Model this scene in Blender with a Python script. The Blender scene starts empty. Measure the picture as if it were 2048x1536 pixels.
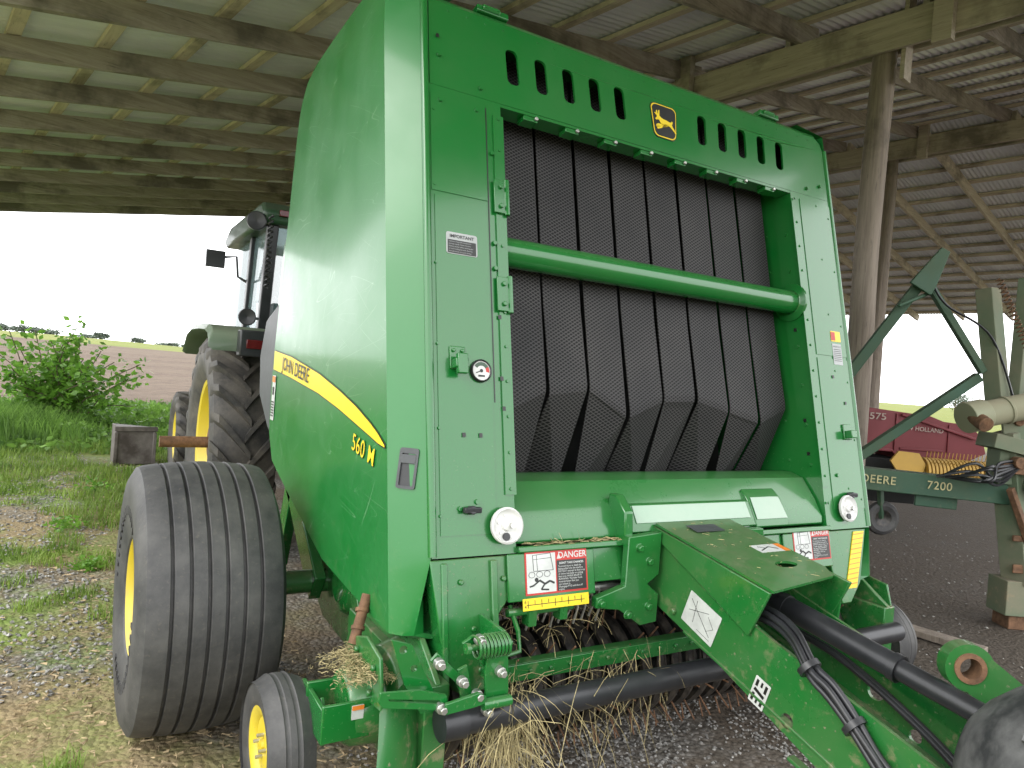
import bpy, bmesh, math, random
from mathutils import Vector, Matrix, noise
random.seed(7)
R = random.random
def rr(a, b): return a + (b - a) * random.random()
scene = bpy.context.scene
COL = scene.collection

# ------------------------------------------------------------------ materials
def base(name):
    m = bpy.data.materials.new(name); m.use_nodes = True
    nt = m.node_tree; b = nt.nodes['Principled BSDF']
    return m, nt, b
def mixc(nt, fac, a, b, mode='MIX'):
    n = nt.nodes.new('ShaderNodeMix'); n.data_type = 'RGBA'; n.blend_type = mode
    for sock, v in ((n.inputs[0], fac), (n.inputs[6], a), (n.inputs[7], b)):
        if isinstance(v, bpy.types.NodeSocket): nt.links.new(v, sock)
        elif isinstance(v, (int, float)): sock.default_value = v
        else: sock.default_value = (*v, 1)
    return n.outputs[2]
def math_(nt, op, a, b=0.0, clamp=False):
    n = nt.nodes.new('ShaderNodeMath'); n.operation = op; n.use_clamp = clamp
    for i, v in enumerate((a, b)):
        if isinstance(v, bpy.types.NodeSocket): nt.links.new(v, n.inputs[i])
        else: n.inputs[i].default_value = v
    return n.outputs[0]
def mrange(nt, v, a, b, c=0.0, d=1.0):
    n = nt.nodes.new('ShaderNodeMapRange'); nt.links.new(v, n.inputs[0])
    n.inputs[1].default_value = a; n.inputs[2].default_value = b; n.inputs[3].default_value = c; n.inputs[4].default_value = d
    return n.outputs[0]
def noise_(nt, vec, scale, detail=4, rough=.55, dist=0.0):
    n = nt.nodes.new('ShaderNodeTexNoise'); nt.links.new(vec, n.inputs['Vector'])
    n.inputs['Scale'].default_value = scale; n.inputs['Detail'].default_value = detail
    n.inputs['Roughness'].default_value = rough; n.inputs['Distortion'].default_value = dist
    return n.outputs['Fac']
def geo(nt): return nt.nodes.new('ShaderNodeNewGeometry')
def bump(nt, b, h, s, d=.01):
    n = nt.nodes.new('ShaderNodeBump'); n.inputs['Strength'].default_value = s; n.inputs['Distance'].default_value = d
    nt.links.new(h, n.inputs['Height']); nt.links.new(n.outputs[0], b.inputs['Normal'])
def mapping(nt, vec, rot=(0, 0, 0), scale=(1, 1, 1)):
    n = nt.nodes.new('ShaderNodeMapping'); nt.links.new(vec, n.inputs[0])
    n.inputs['Rotation'].default_value = rot; n.inputs['Scale'].default_value = scale
    return n.outputs[0]

def paint(name, col, rough=.3, dust=.5, dcol=(.25, .24, .15), speck=.5, scratch=0.0, coat=.3, wav=0.0, up=.5):
    m, nt, b = base(name); g = geo(nt); P = g.outputs['Position']
    n1 = noise_(nt, P, 2.6, 8, .65)
    f = math_(nt, 'MULTIPLY', mrange(nt, n1, .36, .75), dust)
    sx = nt.nodes.new('ShaderNodeSeparateXYZ'); nt.links.new(g.outputs['Normal'], sx.inputs[0])
    upf = math_(nt, 'MULTIPLY', mrange(nt, sx.outputs[2], .35, .95), up)
    n3 = noise_(nt, P, 14, 6, .7)
    upf = math_(nt, 'MULTIPLY', upf, mrange(nt, n3, .3, .65, .4, 1))
    n2 = noise_(nt, P, 75, 3, .6)
    lowz = nt.nodes.new('ShaderNodeSeparateXYZ'); nt.links.new(P, lowz.inputs[0])
    low = mrange(nt, lowz.outputs[2], 1.4, .5, .08, 1.0)
    sp = math_(nt, 'MULTIPLY', math_(nt, 'MULTIPLY', mrange(nt, n2, .65, .70), speck), low)
    mud = math_(nt, 'MULTIPLY', mrange(nt, n3, .56, .66), mrange(nt, lowz.outputs[2], 1.0, .45, 0, .5))
    f = math_(nt, 'ADD', f, upf, True)
    f = math_(nt, 'MAXIMUM', f, sp)
    hue = mixc(nt, noise_(nt, P, 1.1, 3), tuple(c * .9 for c in col), tuple(c * 1.1 for c in col))
    c = mixc(nt, f, hue, dcol)
    c = mixc(nt, math_(nt, 'MULTIPLY', mud, speck), c, (.28, .22, .14))
    if scratch:
        flat = mrange(nt, sx.outputs[0], -.97, -.995)
        for i, (ry, sc) in enumerate(((.25, 1.3), (-.35, 1.8), (.7, 1.5), (-.1, 2.6), (1.2, 1.4), (.45, 3.0))):
            v = mapping(nt, P, (ry, 0, 0)); v = mapping(nt, v, (0, 0, 0), (1, .45, 7.0))
            ns = noise_(nt, v, sc, .0, .3, .15)
            d = math_(nt, 'ABSOLUTE', math_(nt, 'SUBTRACT', ns, .44 + .02 * i))
            line = mrange(nt, d, .0003, .0035, scratch, 0)
            brk = mrange(nt, noise_(nt, P, 3 + i, 4), .46, .62)
            c = mixc(nt, math_(nt, 'MULTIPLY', math_(nt, 'MULTIPLY', line, brk), flat), c, (.35, .50, .35) if i != 2 else (.01, .07, .02))
    nt.links.new(c, b.inputs['Base Color'])
    nt.links.new(math_(nt, 'ADD', math_(nt, 'MULTIPLY', f, .5), rough, True), b.inputs['Roughness'])
    b.inputs['Coat Weight'].default_value = coat; b.inputs['Coat Roughness'].default_value = .1
    hb = math_(nt, 'ADD', math_(nt, 'MULTIPLY', noise_(nt, P, 1.6, 1), wav), math_(nt, 'MULTIPLY', n2, .02))
    bump(nt, b, hb, .3, .02)
    return m
def simple(name, col, rough=.5, metal=0.0, var=.25, nsc=20, bmp=.1, coat=0, col2=None, lo=.35, hi=.7, transl=0):
    m, nt, b = base(name); P = geo(nt).outputs['Position']
    n1 = noise_(nt, P, nsc, 6, .6)
    c = mixc(nt, mrange(nt, n1, lo, hi), tuple(x * (1 - var) for x in col), col2 or tuple(min(1, x * (1 + var)) for x in col))
    nt.links.new(c, b.inputs['Base Color']); b.inputs['Roughness'].default_value = rough
    b.inputs['Metallic'].default_value = metal; b.inputs['Coat Weight'].default_value = coat
    if bmp: bump(nt, b, n1, bmp, .01)
    if transl:
        t = nt.nodes.new('ShaderNodeBsdfTranslucent'); nt.links.new(c, t.inputs['Color'])
        ms = nt.nodes.new('ShaderNodeMixShader'); ms.inputs[0].default_value = transl
        nt.links.new(b.outputs[0], ms.inputs[1]); nt.links.new(t.outputs[0], ms.inputs[2]); nt.links.new(ms.outputs[0], nt.nodes['Material Output'].inputs['Surface'])
    return m
def woodm(name, c1, c2, along, rz=math.radians(-10.3)):
    m, nt, b = base(name); P = geo(nt).outputs['Position']
    v = mapping(nt, P, (0, 0, rz)); sc = [14, 14, 14]; sc[along] = .9
    v2 = mapping(nt, v, (0, 0, 0), tuple(sc))
    n1 = noise_(nt, v2, 1.6, 8, .7, .6); n2 = noise_(nt, P, 1.3, 5, .65)
    n3 = noise_(nt, v2, 5, 5, .6)
    c = mixc(nt, mrange(nt, n1, .32, .68), c1, c2)
    c = mixc(nt, mrange(nt, n2, .5, .64, 0, .7), c, tuple(x * .3 for x in c1))
    c = mixc(nt, mrange(nt, n3, .60, .72, 0, .7), c, tuple(x * .25 for x in c1))
    nt.links.new(c, b.inputs['Base Color']); b.inputs['Roughness'].default_value = .85
    bump(nt, b, n1, .6, .015)
    return m

GREEN = (.005, .132, .021)
M_green = paint('green_paint', GREEN, .20, .15, (.10, .185, .075), .7, coat=.6, up=.36)
M_shield = paint('green_shield_plastic', (.006, .148, .024), .28, .30, (.055, .21, .075), .5, scratch=.34, coat=.34, wav=.2, up=.5)
M_greenlow = paint('green_paint_muddy', GREEN, .24, .28, (.15, .165, .09), 1.2, coat=.45)
M_oldgreen = paint('old_green_paint', (.020, .075, .040), .55, .8, (.09, .11, .07), .8, coat=0)
M_palegreen = paint('faded_green_paint', (.10, .145, .085), .6, .9, (.23, .205, .145), 1.2, coat=0)
M_cream_paint = paint('cream_faded_paint', (.24, .25, .16), .6, .8, (.30, .26, .18), 1.2, coat=0)
M_highlight = paint('pale_green_highlight', (.22, .36, .25), .22, .6, (.38, .46, .38), .5, coat=.5)  # pale green-silver colour standing in for reflected light
M_trgreen = paint('tractor_green', (.008, .05, .018), .4, .5, (.10, .11, .08), .3)
M_fender = paint('faded_fender_green', (.065, .115, .065), .4, .6, (.15, .17, .12), .3)
M_yellow = paint('yellow_rim_paint', (.60, .46, .015), .4, .35, (.33, .28, .13), .6, coat=.1)
M_yel = simple('yellow_decal', (.78, .58, .02), .35, var=.06, bmp=0)
M_blk = simple('black_decal', (.012, .013, .012), .35, var=.2, bmp=0)
M_blackpl = simple('black_plastic', (.022, .023, .026), .36, var=.3, nsc=9, bmp=.05)
M_guard = simple('dark_grey_rubber', (.045, .046, .05), .55, var=.45, nsc=14, bmp=.15, col2=(.12, .12, .12))
M_blackst = simple('black_steel', (.02, .02, .02), .35, .2, var=.4, nsc=30, col2=(.07, .06, .05))
M_dark = simple('dark_interior', (.005, .006, .005), .8, var=.3, bmp=0)
M_greypl = simple('dark_grey_panel', (.055, .06, .065), .45, var=.15)
M_white = simple('white_plastic', (.62, .62, .60), .4, var=.1, bmp=0)
M_wdec = simple('white_decal', (.52, .54, .52), .4, var=.12, bmp=0)
M_grydec = simple('grey_decal', (.38, .40, .40), .4, var=.08, bmp=0)
M_red = simple('red_decal', (.45, .025, .018), .4, var=.1, bmp=0)
M_orange = simple('orange_decal', (.70, .20, .03), .4, var=.1, bmp=0)
M_steel = simple('zinc_bolt', (.5, .5, .47), .35, .8, var=.2)
M_rust = simple('rusty_steel', (.16, .085, .045), .8, .1, var=.4, nsc=25, bmp=.4)
M_maroon = paint('maroon_paint', (.15, .008, .014), .5, .6, (.11, .032, .032), .5, coat=.1)
M_amber = paint('amber_paint', (.55, .33, .05), .5, .6, (.32, .22, .09), .4, coat=0)
M_lampred = simple('red_lamp', (.10, .006, .009), .2, var=.2)
M_straw = simple('straw_dry', (.36, .30, .15), .8, var=.4, nsc=40, bmp=0)
M_litter = simple('dry_litter', (.34, .26, .15), .9, var=.5, nsc=30, bmp=0)
M_grass = simple('grass_blades', (.12, .25, .025), .6, var=.4, nsc=4, bmp=0, col2=(.30, .42, .08), transl=.35)
M_leaf = simple('bush_leaves', (.10, .26, .03), .45, var=.3, nsc=4, bmp=0, col2=(.26, .50, .07), transl=.5)
M_weed = simple('weed_leaves', (.08, .20, .03), .55, var=.4, nsc=2.5, bmp=0, col2=(.25, .45, .08), transl=.4)
M_far = simple('hazy_far_foliage', (.12, .15, .12), .9, var=.2, nsc=.3, bmp=0)  # greyed and lightened, distance haze painted into the leaf colour
M_bark = simple('bark', (.12, .09, .06), .9, var=.3, bmp=.3)
M_stone = simple('gravel_stones', (.20, .19, .175), .85, var=.5, nsc=25, bmp=.2, col2=(.48, .465, .43))
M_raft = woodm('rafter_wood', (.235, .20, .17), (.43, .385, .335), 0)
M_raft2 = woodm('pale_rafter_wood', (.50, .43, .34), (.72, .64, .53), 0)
M_purl = woodm('purlin_wood', (.52, .435, .335), (.72, .64, .53), 1)
M_head = woodm('header_wood', (.35, .30, .24), (.52, .46, .38), 1)
M_post = woodm('post_wood', (.18, .145, .115), (.32, .27, .22), 2)

def rubber(name, c1, c2):
    m, nt, b = base(name); P = geo(nt).outputs['Position']
    n1 = noise_(nt, P, 5, 8, .7); n2 = noise_(nt, P, 60, 4)
    c = mixc(nt, mrange(nt, n1, .38, .7), c1, c2)
    c = mixc(nt, mrange(nt, n2, .6, .8, 0, .5), c, (.14, .125, .10))
    nt.links.new(c, b.inputs['Base Color']); b.inputs['Roughness'].default_value = .6
    bump(nt, b, n2, .25, .004); return m
M_tyre = rubber('tyre_rubber', (.030, .030, .032), (.085, .083, .080))
M_tyre2 = rubber('tractor_tyre_rubber', (.024, .023, .022), (.10, .088, .070))

m, nt, b = base('belt_rubber'); P = geo(nt).outputs['Position']
s = nt.nodes.new('ShaderNodeSeparateXYZ'); nt.links.new(P, s.inputs[0])
kx = math_(nt, 'MULTIPLY', s.outputs[0], 2 * math.pi / .046); kz = math_(nt, 'MULTIPLY', s.outputs[2], 2 * math.pi / .028)
a1 = math_(nt, 'SINE', math_(nt, 'ADD', kx, kz)); a2 = math_(nt, 'SINE', math_(nt, 'SUBTRACT', kx, kz))
dia = mrange(nt, math_(nt, 'MINIMUM', math_(nt, 'ABSOLUTE', a1), math_(nt, 'ABSOLUTE', a2)), .18, .5)
n1 = noise_(nt, P, 3, 6, .6)
cA = mixc(nt, mrange(nt, n1, .35, .7), (.002, .002, .002), (.005, .005, .005))
cB = mixc(nt, mrange(nt, n1, .35, .7), (.052, .051, .053), (.082, .078, .077))
c = mixc(nt, dia, cB, cA)
nt.links.new(c, b.inputs['Base Color']); b.inputs['Roughness'].default_value = .6; b.inputs['Specular IOR Level'].default_value = .25
M_belt = m

m, nt, b = base('cab_glass'); b.inputs['Base Color'].default_value = (.30, .44, .46, 1); b.inputs['Roughness'].default_value = .05
b.inputs['Alpha'].default_value = .5; b.inputs['Metallic'].default_value = .2; M_glass = m

m, nt, b = base('galvanised_sheet'); P = geo(nt).outputs['Position']
v = mapping(nt, P, (0, 0, math.radians(-10.3))); v2 = mapping(nt, v, (0, 0, 0), (.35, 1.4, 1))
n1 = noise_(nt, v2, 1.5, 8, .65); n2 = noise_(nt, P, 9, 6, .7)
c = mixc(nt, mrange(nt, n1, .35, .7), (.66, .68, .76), (.86, .88, .95))
c = mixc(nt, mrange(nt, n2, .66, .8, 0, .5), c, (.38, .30, .23))
nt.links.new(c, b.inputs['Base Color']); b.inputs['Metallic'].default_value = .1; b.inputs['Roughness'].default_value = .4
M_sheet = m

# ground
m, nt, b = base('farm_ground'); P = geo(nt).outputs['Position']
s = nt.nodes.new('ShaderNodeSeparateXYZ'); nt.links.new(P, s.inputs[0]); X, Y = s.outputs[0], s.outputs[1]
vo = nt.nodes.new('ShaderNodeTexVoronoi'); nt.links.new(P, vo.inputs['Vector']); vo.inputs['Scale'].default_value = 42
vc = nt.nodes.new('ShaderNodeSeparateXYZ'); nt.links.new(vo.outputs['Color'], vc.inputs[0])
grav = mixc(nt, vc.outputs[0], (.14, .13, .11), (.42, .40, .365))
grav = mixc(nt, mrange(nt, vo.outputs['Distance'], .3, .75, 0, .7), grav, (.065, .056, .045))
nA = noise_(nt, P, 1.1, 8, .65); nB = noise_(nt, P, 14, 6, .7); nC = noise_(nt, P, .55, 6, .6)
soil = mixc(nt, nB, (.085, .065, .045), (.21, .165, .12))
near = mixc(nt, mrange(nt, nA, .40, .54), grav, soil)
litter = mixc(nt, noise_(nt, P, 35, 5, .7), (.17, .125, .07), (.40, .32, .18))
leftm = mrange(nt, X, 1.6, .2)
near = mixc(nt, math_(nt, 'MULTIPLY', leftm, mrange(nt, nC, .41, .56)), near, litter)
gr = mixc(nt, nB, (.09, .165, .028), (.25, .35, .07))
near = mixc(nt, math_(nt, 'MULTIPLY', mrange(nt, X, 1.4, -.6), mrange(nt, noise_(nt, P, .8, 7, .7), .44, .58)), near, gr)
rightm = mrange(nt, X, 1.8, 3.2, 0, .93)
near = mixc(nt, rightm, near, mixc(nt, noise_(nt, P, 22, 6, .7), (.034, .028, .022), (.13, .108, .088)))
outm = mrange(nt, Y, 9, 13)
near = mixc(nt, math_(nt, 'MULTIPLY', outm, mrange(nt, X, 6, 3)), near, gr)
rows = nt.nodes.new('ShaderNodeTexWave'); nt.links.new(mapping(nt, P, (0, 0, .9)), rows.inputs[0]); rows.inputs['Scale'].default_value = .30; rows.inputs['Distortion'].default_value = 3; rows.inputs['Detail'].default_value = 3
fn = noise_(nt, P, 1.3, 9, .8); fn2 = noise_(nt, mapping(nt, P, (0, 0, 0), (.03, .1, 1)), 1, 5)
fld = mixc(nt, mrange(nt, fn, .38, .62), (.070, .050, .037), (.165, .122, .092))
fld = mixc(nt, math_(nt, 'MULTIPLY', rows.outputs['Fac'], .4), fld, (.078, .056, .042))
fld = mixc(nt, mrange(nt, fn2, .4, .65, 0, .5), fld, (.16, .128, .092))
fgr = mixc(nt, noise_(nt, mapping(nt, P, (0, 0, 0), (.02, .12, 1)), 1, 3), (.09, .14, .03), (.22, .21, .06))
far = mixc(nt, mrange(nt, math_(nt, 'ADD', Y, math_(nt, 'MULTIPLY', X, .5)), 138, 142), fld, fgr)
ff = mrange(nt, math_(nt, 'ADD', Y, math_(nt, 'MULTIPLY', noise_(nt, P, .5, 3), 3)), 18.8, 19.6)
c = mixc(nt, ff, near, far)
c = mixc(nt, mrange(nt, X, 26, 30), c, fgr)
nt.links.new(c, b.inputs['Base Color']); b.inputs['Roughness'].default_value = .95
b.inputs['Specular IOR Level'].default_value = .2
h = math_(nt, 'ADD', math_(nt, 'MULTIPLY', math_(nt, 'SUBTRACT', 1.0, vo.outputs['Distance']), .6), nB)
bump(nt, b, h, .7, .03); M_ground = m

# ------------------------------------------------------------------ mesh builder
class MB:
    def __init__(s): s.v = []; s.f = []; s.m = []
    def add(s, vs, fs, m=0):
        o = len(s.v); s.v += [tuple(p) for p in vs]
        for f in fs: s.f.append(tuple(o + i for i in f)); s.m.append(m)
    def box(s, x0, x1, y0, y1, z0, z1, m=0, M=None):
        vs = [Vector((x, y, z)) for z in (z0, z1) for y in (y0, y1) for x in (x0, x1)]
        if M: vs = [M @ p for p in vs]
        s.add(vs, [(0, 2, 3, 1), (4, 5, 7, 6), (0, 1, 5, 4), (2, 6, 7, 3), (0, 4, 6, 2), (1, 3, 7, 5)], m)
    def beam(s, p0, p1, w, h, m=0, up=(0, 0, 1)):
        p0 = Vector(p0); p1 = Vector(p1); d = (p1 - p0).normalized(); sd = d.cross(Vector(up)).normalized(); u = sd.cross(d)
        M = Matrix((( *d, 0), (*sd, 0), (*u, 0), (0, 0, 0, 1))).transposed(); M.translation = p0
        s.box(0, (p1 - p0).length, -w / 2, w / 2, -h / 2, h / 2, m, M)
    def cyl(s, p0, p1, r0, r1=None, n=20, m=0, cap=True):
        r1 = r0 if r1 is None else r1
        p0 = Vector(p0); p1 = Vector(p1); d = (p1 - p0).normalized()
        a = d.orthogonal().normalized(); b2 = d.cross(a)
        vs = []
        for p, r in ((p0, r0), (p1, r1)):
            for i in range(n):
                t = 2 * math.pi * i / n; vs.append(p + a * math.cos(t) * r + b2 * math.sin(t) * r)
        fs = [(i, (i + 1) % n, n + (i + 1) % n, n + i) for i in range(n)]
        if cap: fs += [tuple(range(n - 1, -1, -1)), tuple(range(n, 2 * n))]
        s.add(vs, fs, m)
    def sweep(s, pts, r, n=8, m=0):
        pts = [Vector(p) for p in pts]; vs = []; prev = None
        for i, p in enumerate(pts):
            d = (pts[min(i + 1, len(pts) - 1)] - pts[max(i - 1, 0)]).normalized()
            a = d.orthogonal().normalized() if prev is None else (prev - d * prev.dot(d)).normalized()
            prev = a; b2 = d.cross(a)
            for k in range(n):
                t = 2 * math.pi * k / n; vs.append(p + (a * math.cos(t) + b2 * math.sin(t)) * r)
        fs = []
        for i in range(len(pts) - 1):
            for k in range(n):
                fs.append((i * n + k, i * n + (k + 1) % n, (i + 1) * n + (k + 1) % n, (i + 1) * n + k))
        fs += [tuple(range(n - 1, -1, -1)), tuple(range((len(pts) - 1) * n, len(pts) * n))]
        s.add(vs, fs, m)
    def prism(s, poly, M, t0, t1, m=0):
        n = len(poly); vs = [M @ Vector((x, y, t0)) for x, y in poly] + [M @ Vector((x, y, t1)) for x, y in poly]
        s.add(vs, [tuple(range(n - 1, -1, -1)), tuple(range(n, 2 * n))] + [(i, (i + 1) % n, n + (i + 1) % n, n + i) for i in range(n)], m)
    def lathe(s, prof, M, n=48, m=0, closed=False):
        vs = []
        for a, r in prof:
            for i in range(n):
                t = 2 * math.pi * i / n; vs.append(M @ Vector((a, r * math.cos(t), r * math.sin(t))))
        fs = []; k = len(prof)
        for j in range(k if closed else k - 1):
            j2 = (j + 1) % k
            for i in range(n): fs.append((j * n + i, j2 * n + i, j2 * n + (i + 1) % n, j * n + (i + 1) % n))
        s.add(vs, fs, m)
    def mesh(s, me, M=None, m=0):
        vs = [(M @ v.co) if M else v.co.copy() for v in me.vertices]
        s.add(vs, [tuple(p.vertices) for p in me.polygons], m)

WL = {}
def empty(name, loc, label=None, category=None, group=None, parent=None):
    e = bpy.data.objects.new(name, None); COL.objects.link(e); e.empty_display_size = .2
    loc = Vector(loc); WL[e.name] = loc
    if parent: e.parent = parent; e.location = loc - WL[parent.name]
    else: e.location = loc
    if label: e['label'] = label
    if category: e['category'] = category
    if group: e['group'] = group
    return e
def make(name, mb, mats, parent=None, smooth=35, bevel=0, label=None, category=None, kind=None, group=None, normals=True):
    if not isinstance(mats, (list, tuple)): mats = [mats]
    me = bpy.data.meshes.new(name)
    xs = [v[0] for v in mb.v]; ys = [v[1] for v in mb.v]; zs = [v[2] for v in mb.v]
    c = Vector(((min(xs) + max(xs)) / 2, (min(ys) + max(ys)) / 2, (min(zs) + max(zs)) / 2))
    if parent is None: c.z = min(zs)
    me.from_pydata([(v[0] - c.x, v[1] - c.y, v[2] - c.z) for v in mb.v], [], mb.f)
    for mt in mats: me.materials.append(mt)
    me.polygons.foreach_set('material_index', mb.m)
    if normals:
        bm = bmesh.new(); bm.from_mesh(me); bmesh.ops.recalc_face_normals(bm, faces=bm.faces); bm.to_mesh(me); bm.free()
    if smooth:
        me.shade_smooth(); me.set_sharp_from_angle(angle=math.radians(smooth))
    o = bpy.data.objects.new(name, me); COL.objects.link(o); WL[o.name] = c
    if parent: o.parent = parent; o.location = c - WL[parent.name]
    else: o.location = c
    if bevel:
        bv = o.modifiers.new('bevel', 'BEVEL'); bv.width = bevel; bv.segments = 2; bv.limit_method = 'ANGLE'; bv.angle_limit = math.radians(40)
    for k, v in (('label', label), ('category', category), ('kind', kind), ('group', group)):
        if v: o[k] = v
    return o
def eval_mesh(o):
    dg = bpy.context.evaluated_depsgraph_get(); dg.update()
    me = bpy.data.meshes.new_from_object(o.evaluated_get(dg))
    d = o.data; bpy.data.objects.remove(o); bpy.data.curves.remove(d); return me
def holed(outline, holes, t):
    cu = bpy.data.curves.new('tmp', 'CURVE'); cu.dimensions = '2D'; cu.fill_mode = 'BOTH'; cu.extrude = t / 2
    for pl in [outline] + holes:
        sp = cu.splines.new('POLY'); sp.points.add(len(pl) - 1); sp.use_cyclic_u = True
        for i, (x, y) in enumerate(pl): sp.points[i].co = (x, y, 0, 1)
    o = bpy.data.objects.new('tmp', cu); COL.objects.link(o); return eval_mesh(o)
def textmesh(body, size, align='CENTER', ext=0.0, bold=0.0, sx=1.0, spacing=1.0):
    cu = bpy.data.curves.new('tmp', 'FONT'); cu.body = body; cu.size = size; cu.align_x = align; cu.align_y = 'CENTER'
    cu.extrude = ext; cu.offset = bold; cu.space_character = spacing
    o = bpy.data.objects.new('tmp', cu); COL.objects.link(o); me = eval_mesh(o)
    for v in me.vertices: v.co.x *= sx
    return me
def frameM(o, x, y):
    x = Vector(x).normalized(); y = Vector(y); z = x.cross(y).normalized(); y = z.cross(x)
    M = Matrix(((*x, 0), (*y, 0), (*z, 0), (0, 0, 0, 1))).transposed(); M.translation = Vector(o); return M
def rrect(cx, cy, w, h, r, k=5, skew=0):
    pts = []
    for ox, oy, a0 in ((w / 2 - r, h / 2 - r, 0), (-w / 2 + r, h / 2 - r, 90), (-w / 2 + r, -h / 2 + r, 180), (w / 2 - r, -h / 2 + r, 270)):
        for i in range(k + 1):
            a = math.radians(a0 + 90 * i / k); y = oy + r * math.sin(a)
            pts.append((cx + ox + r * math.cos(a) + skew * y, cy + y))
    return pts
def circ(cx, cy, r, n=20, ry=None): return [(cx + r * math.cos(2 * math.pi * i / n), cy + (ry or r) * math.sin(2 * math.pi * i / n)) for i in range(n)]
XM = lambda c: Matrix.Translation(Vector(c))
YZ = lambda x: frameM((x, 0, 0), (0, 1, 0), (0, 0, 1))
def smooth(pts, k=8):
    out = []; P = [Vector(p) for p in pts]; P = [P[0]] + P + [P[-1]]
    for i in range(1, len(P) - 2):
        for j in range(k):
            t = j / k; a, b2, c, d = P[i - 1:i + 3]
            out.append(.5 * ((2 * b2) + (c - a) * t + (2 * a - 5 * b2 + 4 * c - d) * t * t + (3 * b2 - a - 3 * c + d) * t ** 3))
    return out + [P[-1]]

# ------------------------------------------------------------------ camera
cam_d = bpy.data.cameras.new('Camera'); cam = bpy.data.objects.new('Camera', cam_d); COL.objects.link(cam)
cam_d.sensor_width = 36; cam_d.lens = 24.96; cam_d.clip_end = 5000; cam_d.clip_start = .05
r_ = Vector((.8588, -.5067, .0759)); u_ = Vector((-.0581, .0509, .9970)); b_ = r_.cross(u_).normalized(); u_ = b_.cross(r_).normalized(); r_.normalize()
Mc = Matrix(((*r_, 0), (*u_, 0), (*b_, 0), (0, 0, 0, 1))).transposed(); Mc.translation = (0, 0, 1.5)
cam.matrix_world = Mc; scene.camera = cam

# ------------------------------------------------------------------ world / sun
w = bpy.data.worlds.new('World'); scene.world = w; w.use_nodes = True; nt = w.node_tree
SAZ, SEL = 258, 36
bg = nt.nodes['Background']; sky = nt.nodes.new('ShaderNodeTexSky'); sky.sky_type = 'NISHITA'; sky.sun_disc = False
sky.sun_elevation = math.radians(SEL); sky.sun_rotation = math.radians(SAZ); sky.dust_density = 4
hs = nt.nodes.new('ShaderNodeHueSaturation'); hs.inputs['Saturation'].default_value = .25; nt.links.new(sky.outputs[0], hs.inputs['Color'])
mx = nt.nodes.new('ShaderNodeMix'); mx.data_type = 'RGBA'; mx.inputs[0].default_value = .85
nt.links.new(hs.outputs[0], mx.inputs[6]); mx.inputs[7].default_value = (25.4, 25.6, 26.0, 1)
nt.links.new(mx.outputs[2], bg.inputs['Color']); bg.inputs['Strength'].default_value = .15
sd = bpy.data.lights.new('Sun', 'SUN'); sd.energy = 1.0; sd.angle = math.radians(25); sd.color = (1, .97, .92)
so = bpy.data.objects.new('Sun', sd); COL.objects.link(so)
az = math.radians(SAZ); el = math.radians(SEL)
dirv = Vector((math.sin(az) * math.cos(el), math.cos(az) * math.cos(el), math.sin(el)))
so.rotation_euler = dirv.to_track_quat('Z', 'Y').to_euler(); so.location = (0, 0, 20)
scene.view_settings.view_transform = 'Standard'; scene.view_settings.look = 'None'; scene.view_settings.exposure = 0

# ------------------------------------------------------------------ ground
def gh(x, y):
    h = 0.0
    if y > 24:
        d = min(1, (y - 24) / 260.0); h += 2.9 * d * d * (3 - 2 * d) * max(0.0, min(1.0, (120 - x) / 130))
    return h
def axis(vals):
    out = []
    for a, b, n in vals: out += [a + (b - a) * i / n for i in range(n)]
    return out + [vals[-1][1]]
gx = axis([(-2500, -300, 8), (-300, -30, 12), (-30, 30, 30), (30, 300, 14), (300, 2500, 8)])
gy = axis([(-400, -10, 6), (-10, 30, 24), (30, 300, 26), (300, 2500, 8)])
mb = MB(); vs = [(x, y, gh(x, y)) for y in gy for x in gx]; nx = len(gx)
mb.add(vs, [(j * nx + i, j * nx + i + 1, (j + 1) * nx + i + 1, (j + 1) * nx + i) for j in range(len(gy) - 1) for i in range(nx - 1)])
make('ground', mb, M_ground, kind='structure', label='gravel yard with bare soil, grass and a tilled field')

# ------------------------------------------------------------------ shed
Ud = Vector((.984, .178, 0)); Vd = Vector((-.178, .984, 0)); RID = 12.4; UE = 22.7; UL = -.15; V0 = -.8; V1 = 16.7  # unseen left eave and near roof end set to shape light on baler
def zr(U): return 4.70 + .18 * (U - 6.15) if U <= RID else 5.825 - .18 * (U - RID)
def sp(U, V, dz=0.0): p = Ud * U + Vd * V; p.z = zr(U) + dz; return p
shed = empty('pole_shed', sp(6.15, 8) * 1.0 - Vector((0, 0, zr(6.15))), 'open timber pole shed with weathered rafters and corrugated roof', 'shed')
def rough_beam(mb, p0, p1, w, h, amp=.006, seg=14, up=(0, 0, 1)):
    p0 = Vector(p0); p1 = Vector(p1); d = (p1 - p0).normalized(); sd = d.cross(Vector(up)).normalized(); u = sd.cross(d); vs = []
    for i in range(seg + 1):
        c = p0.lerp(p1, i / seg); q = c * 1.0
        for a, b2 in ((-1, -1), (1, -1), (1, 1), (-1, 1)):
            jx = amp * noise.noise(q * 1.3 + Vector((a * 3, 0, b2))) * 2; jz = amp * noise.noise(q * 1.7 + Vector((0, a * 5, b2 * 2))) * 2
            vs.append(c + sd * (a * w / 2 + jx) + u * (b2 * h / 2 + (jz if b2 < 0 else 0)))
    fs = [(i * 4 + k, i * 4 + (k + 1) % 4, i * 4 + 4 + (k + 1) % 4, i * 4 + 4 + k) for i in range(seg) for k in range(4)] + [(0, 1, 2, 3), tuple(seg * 4 + k for k in (3, 2, 1, 0))]
    mb.add(vs, fs)
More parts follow.
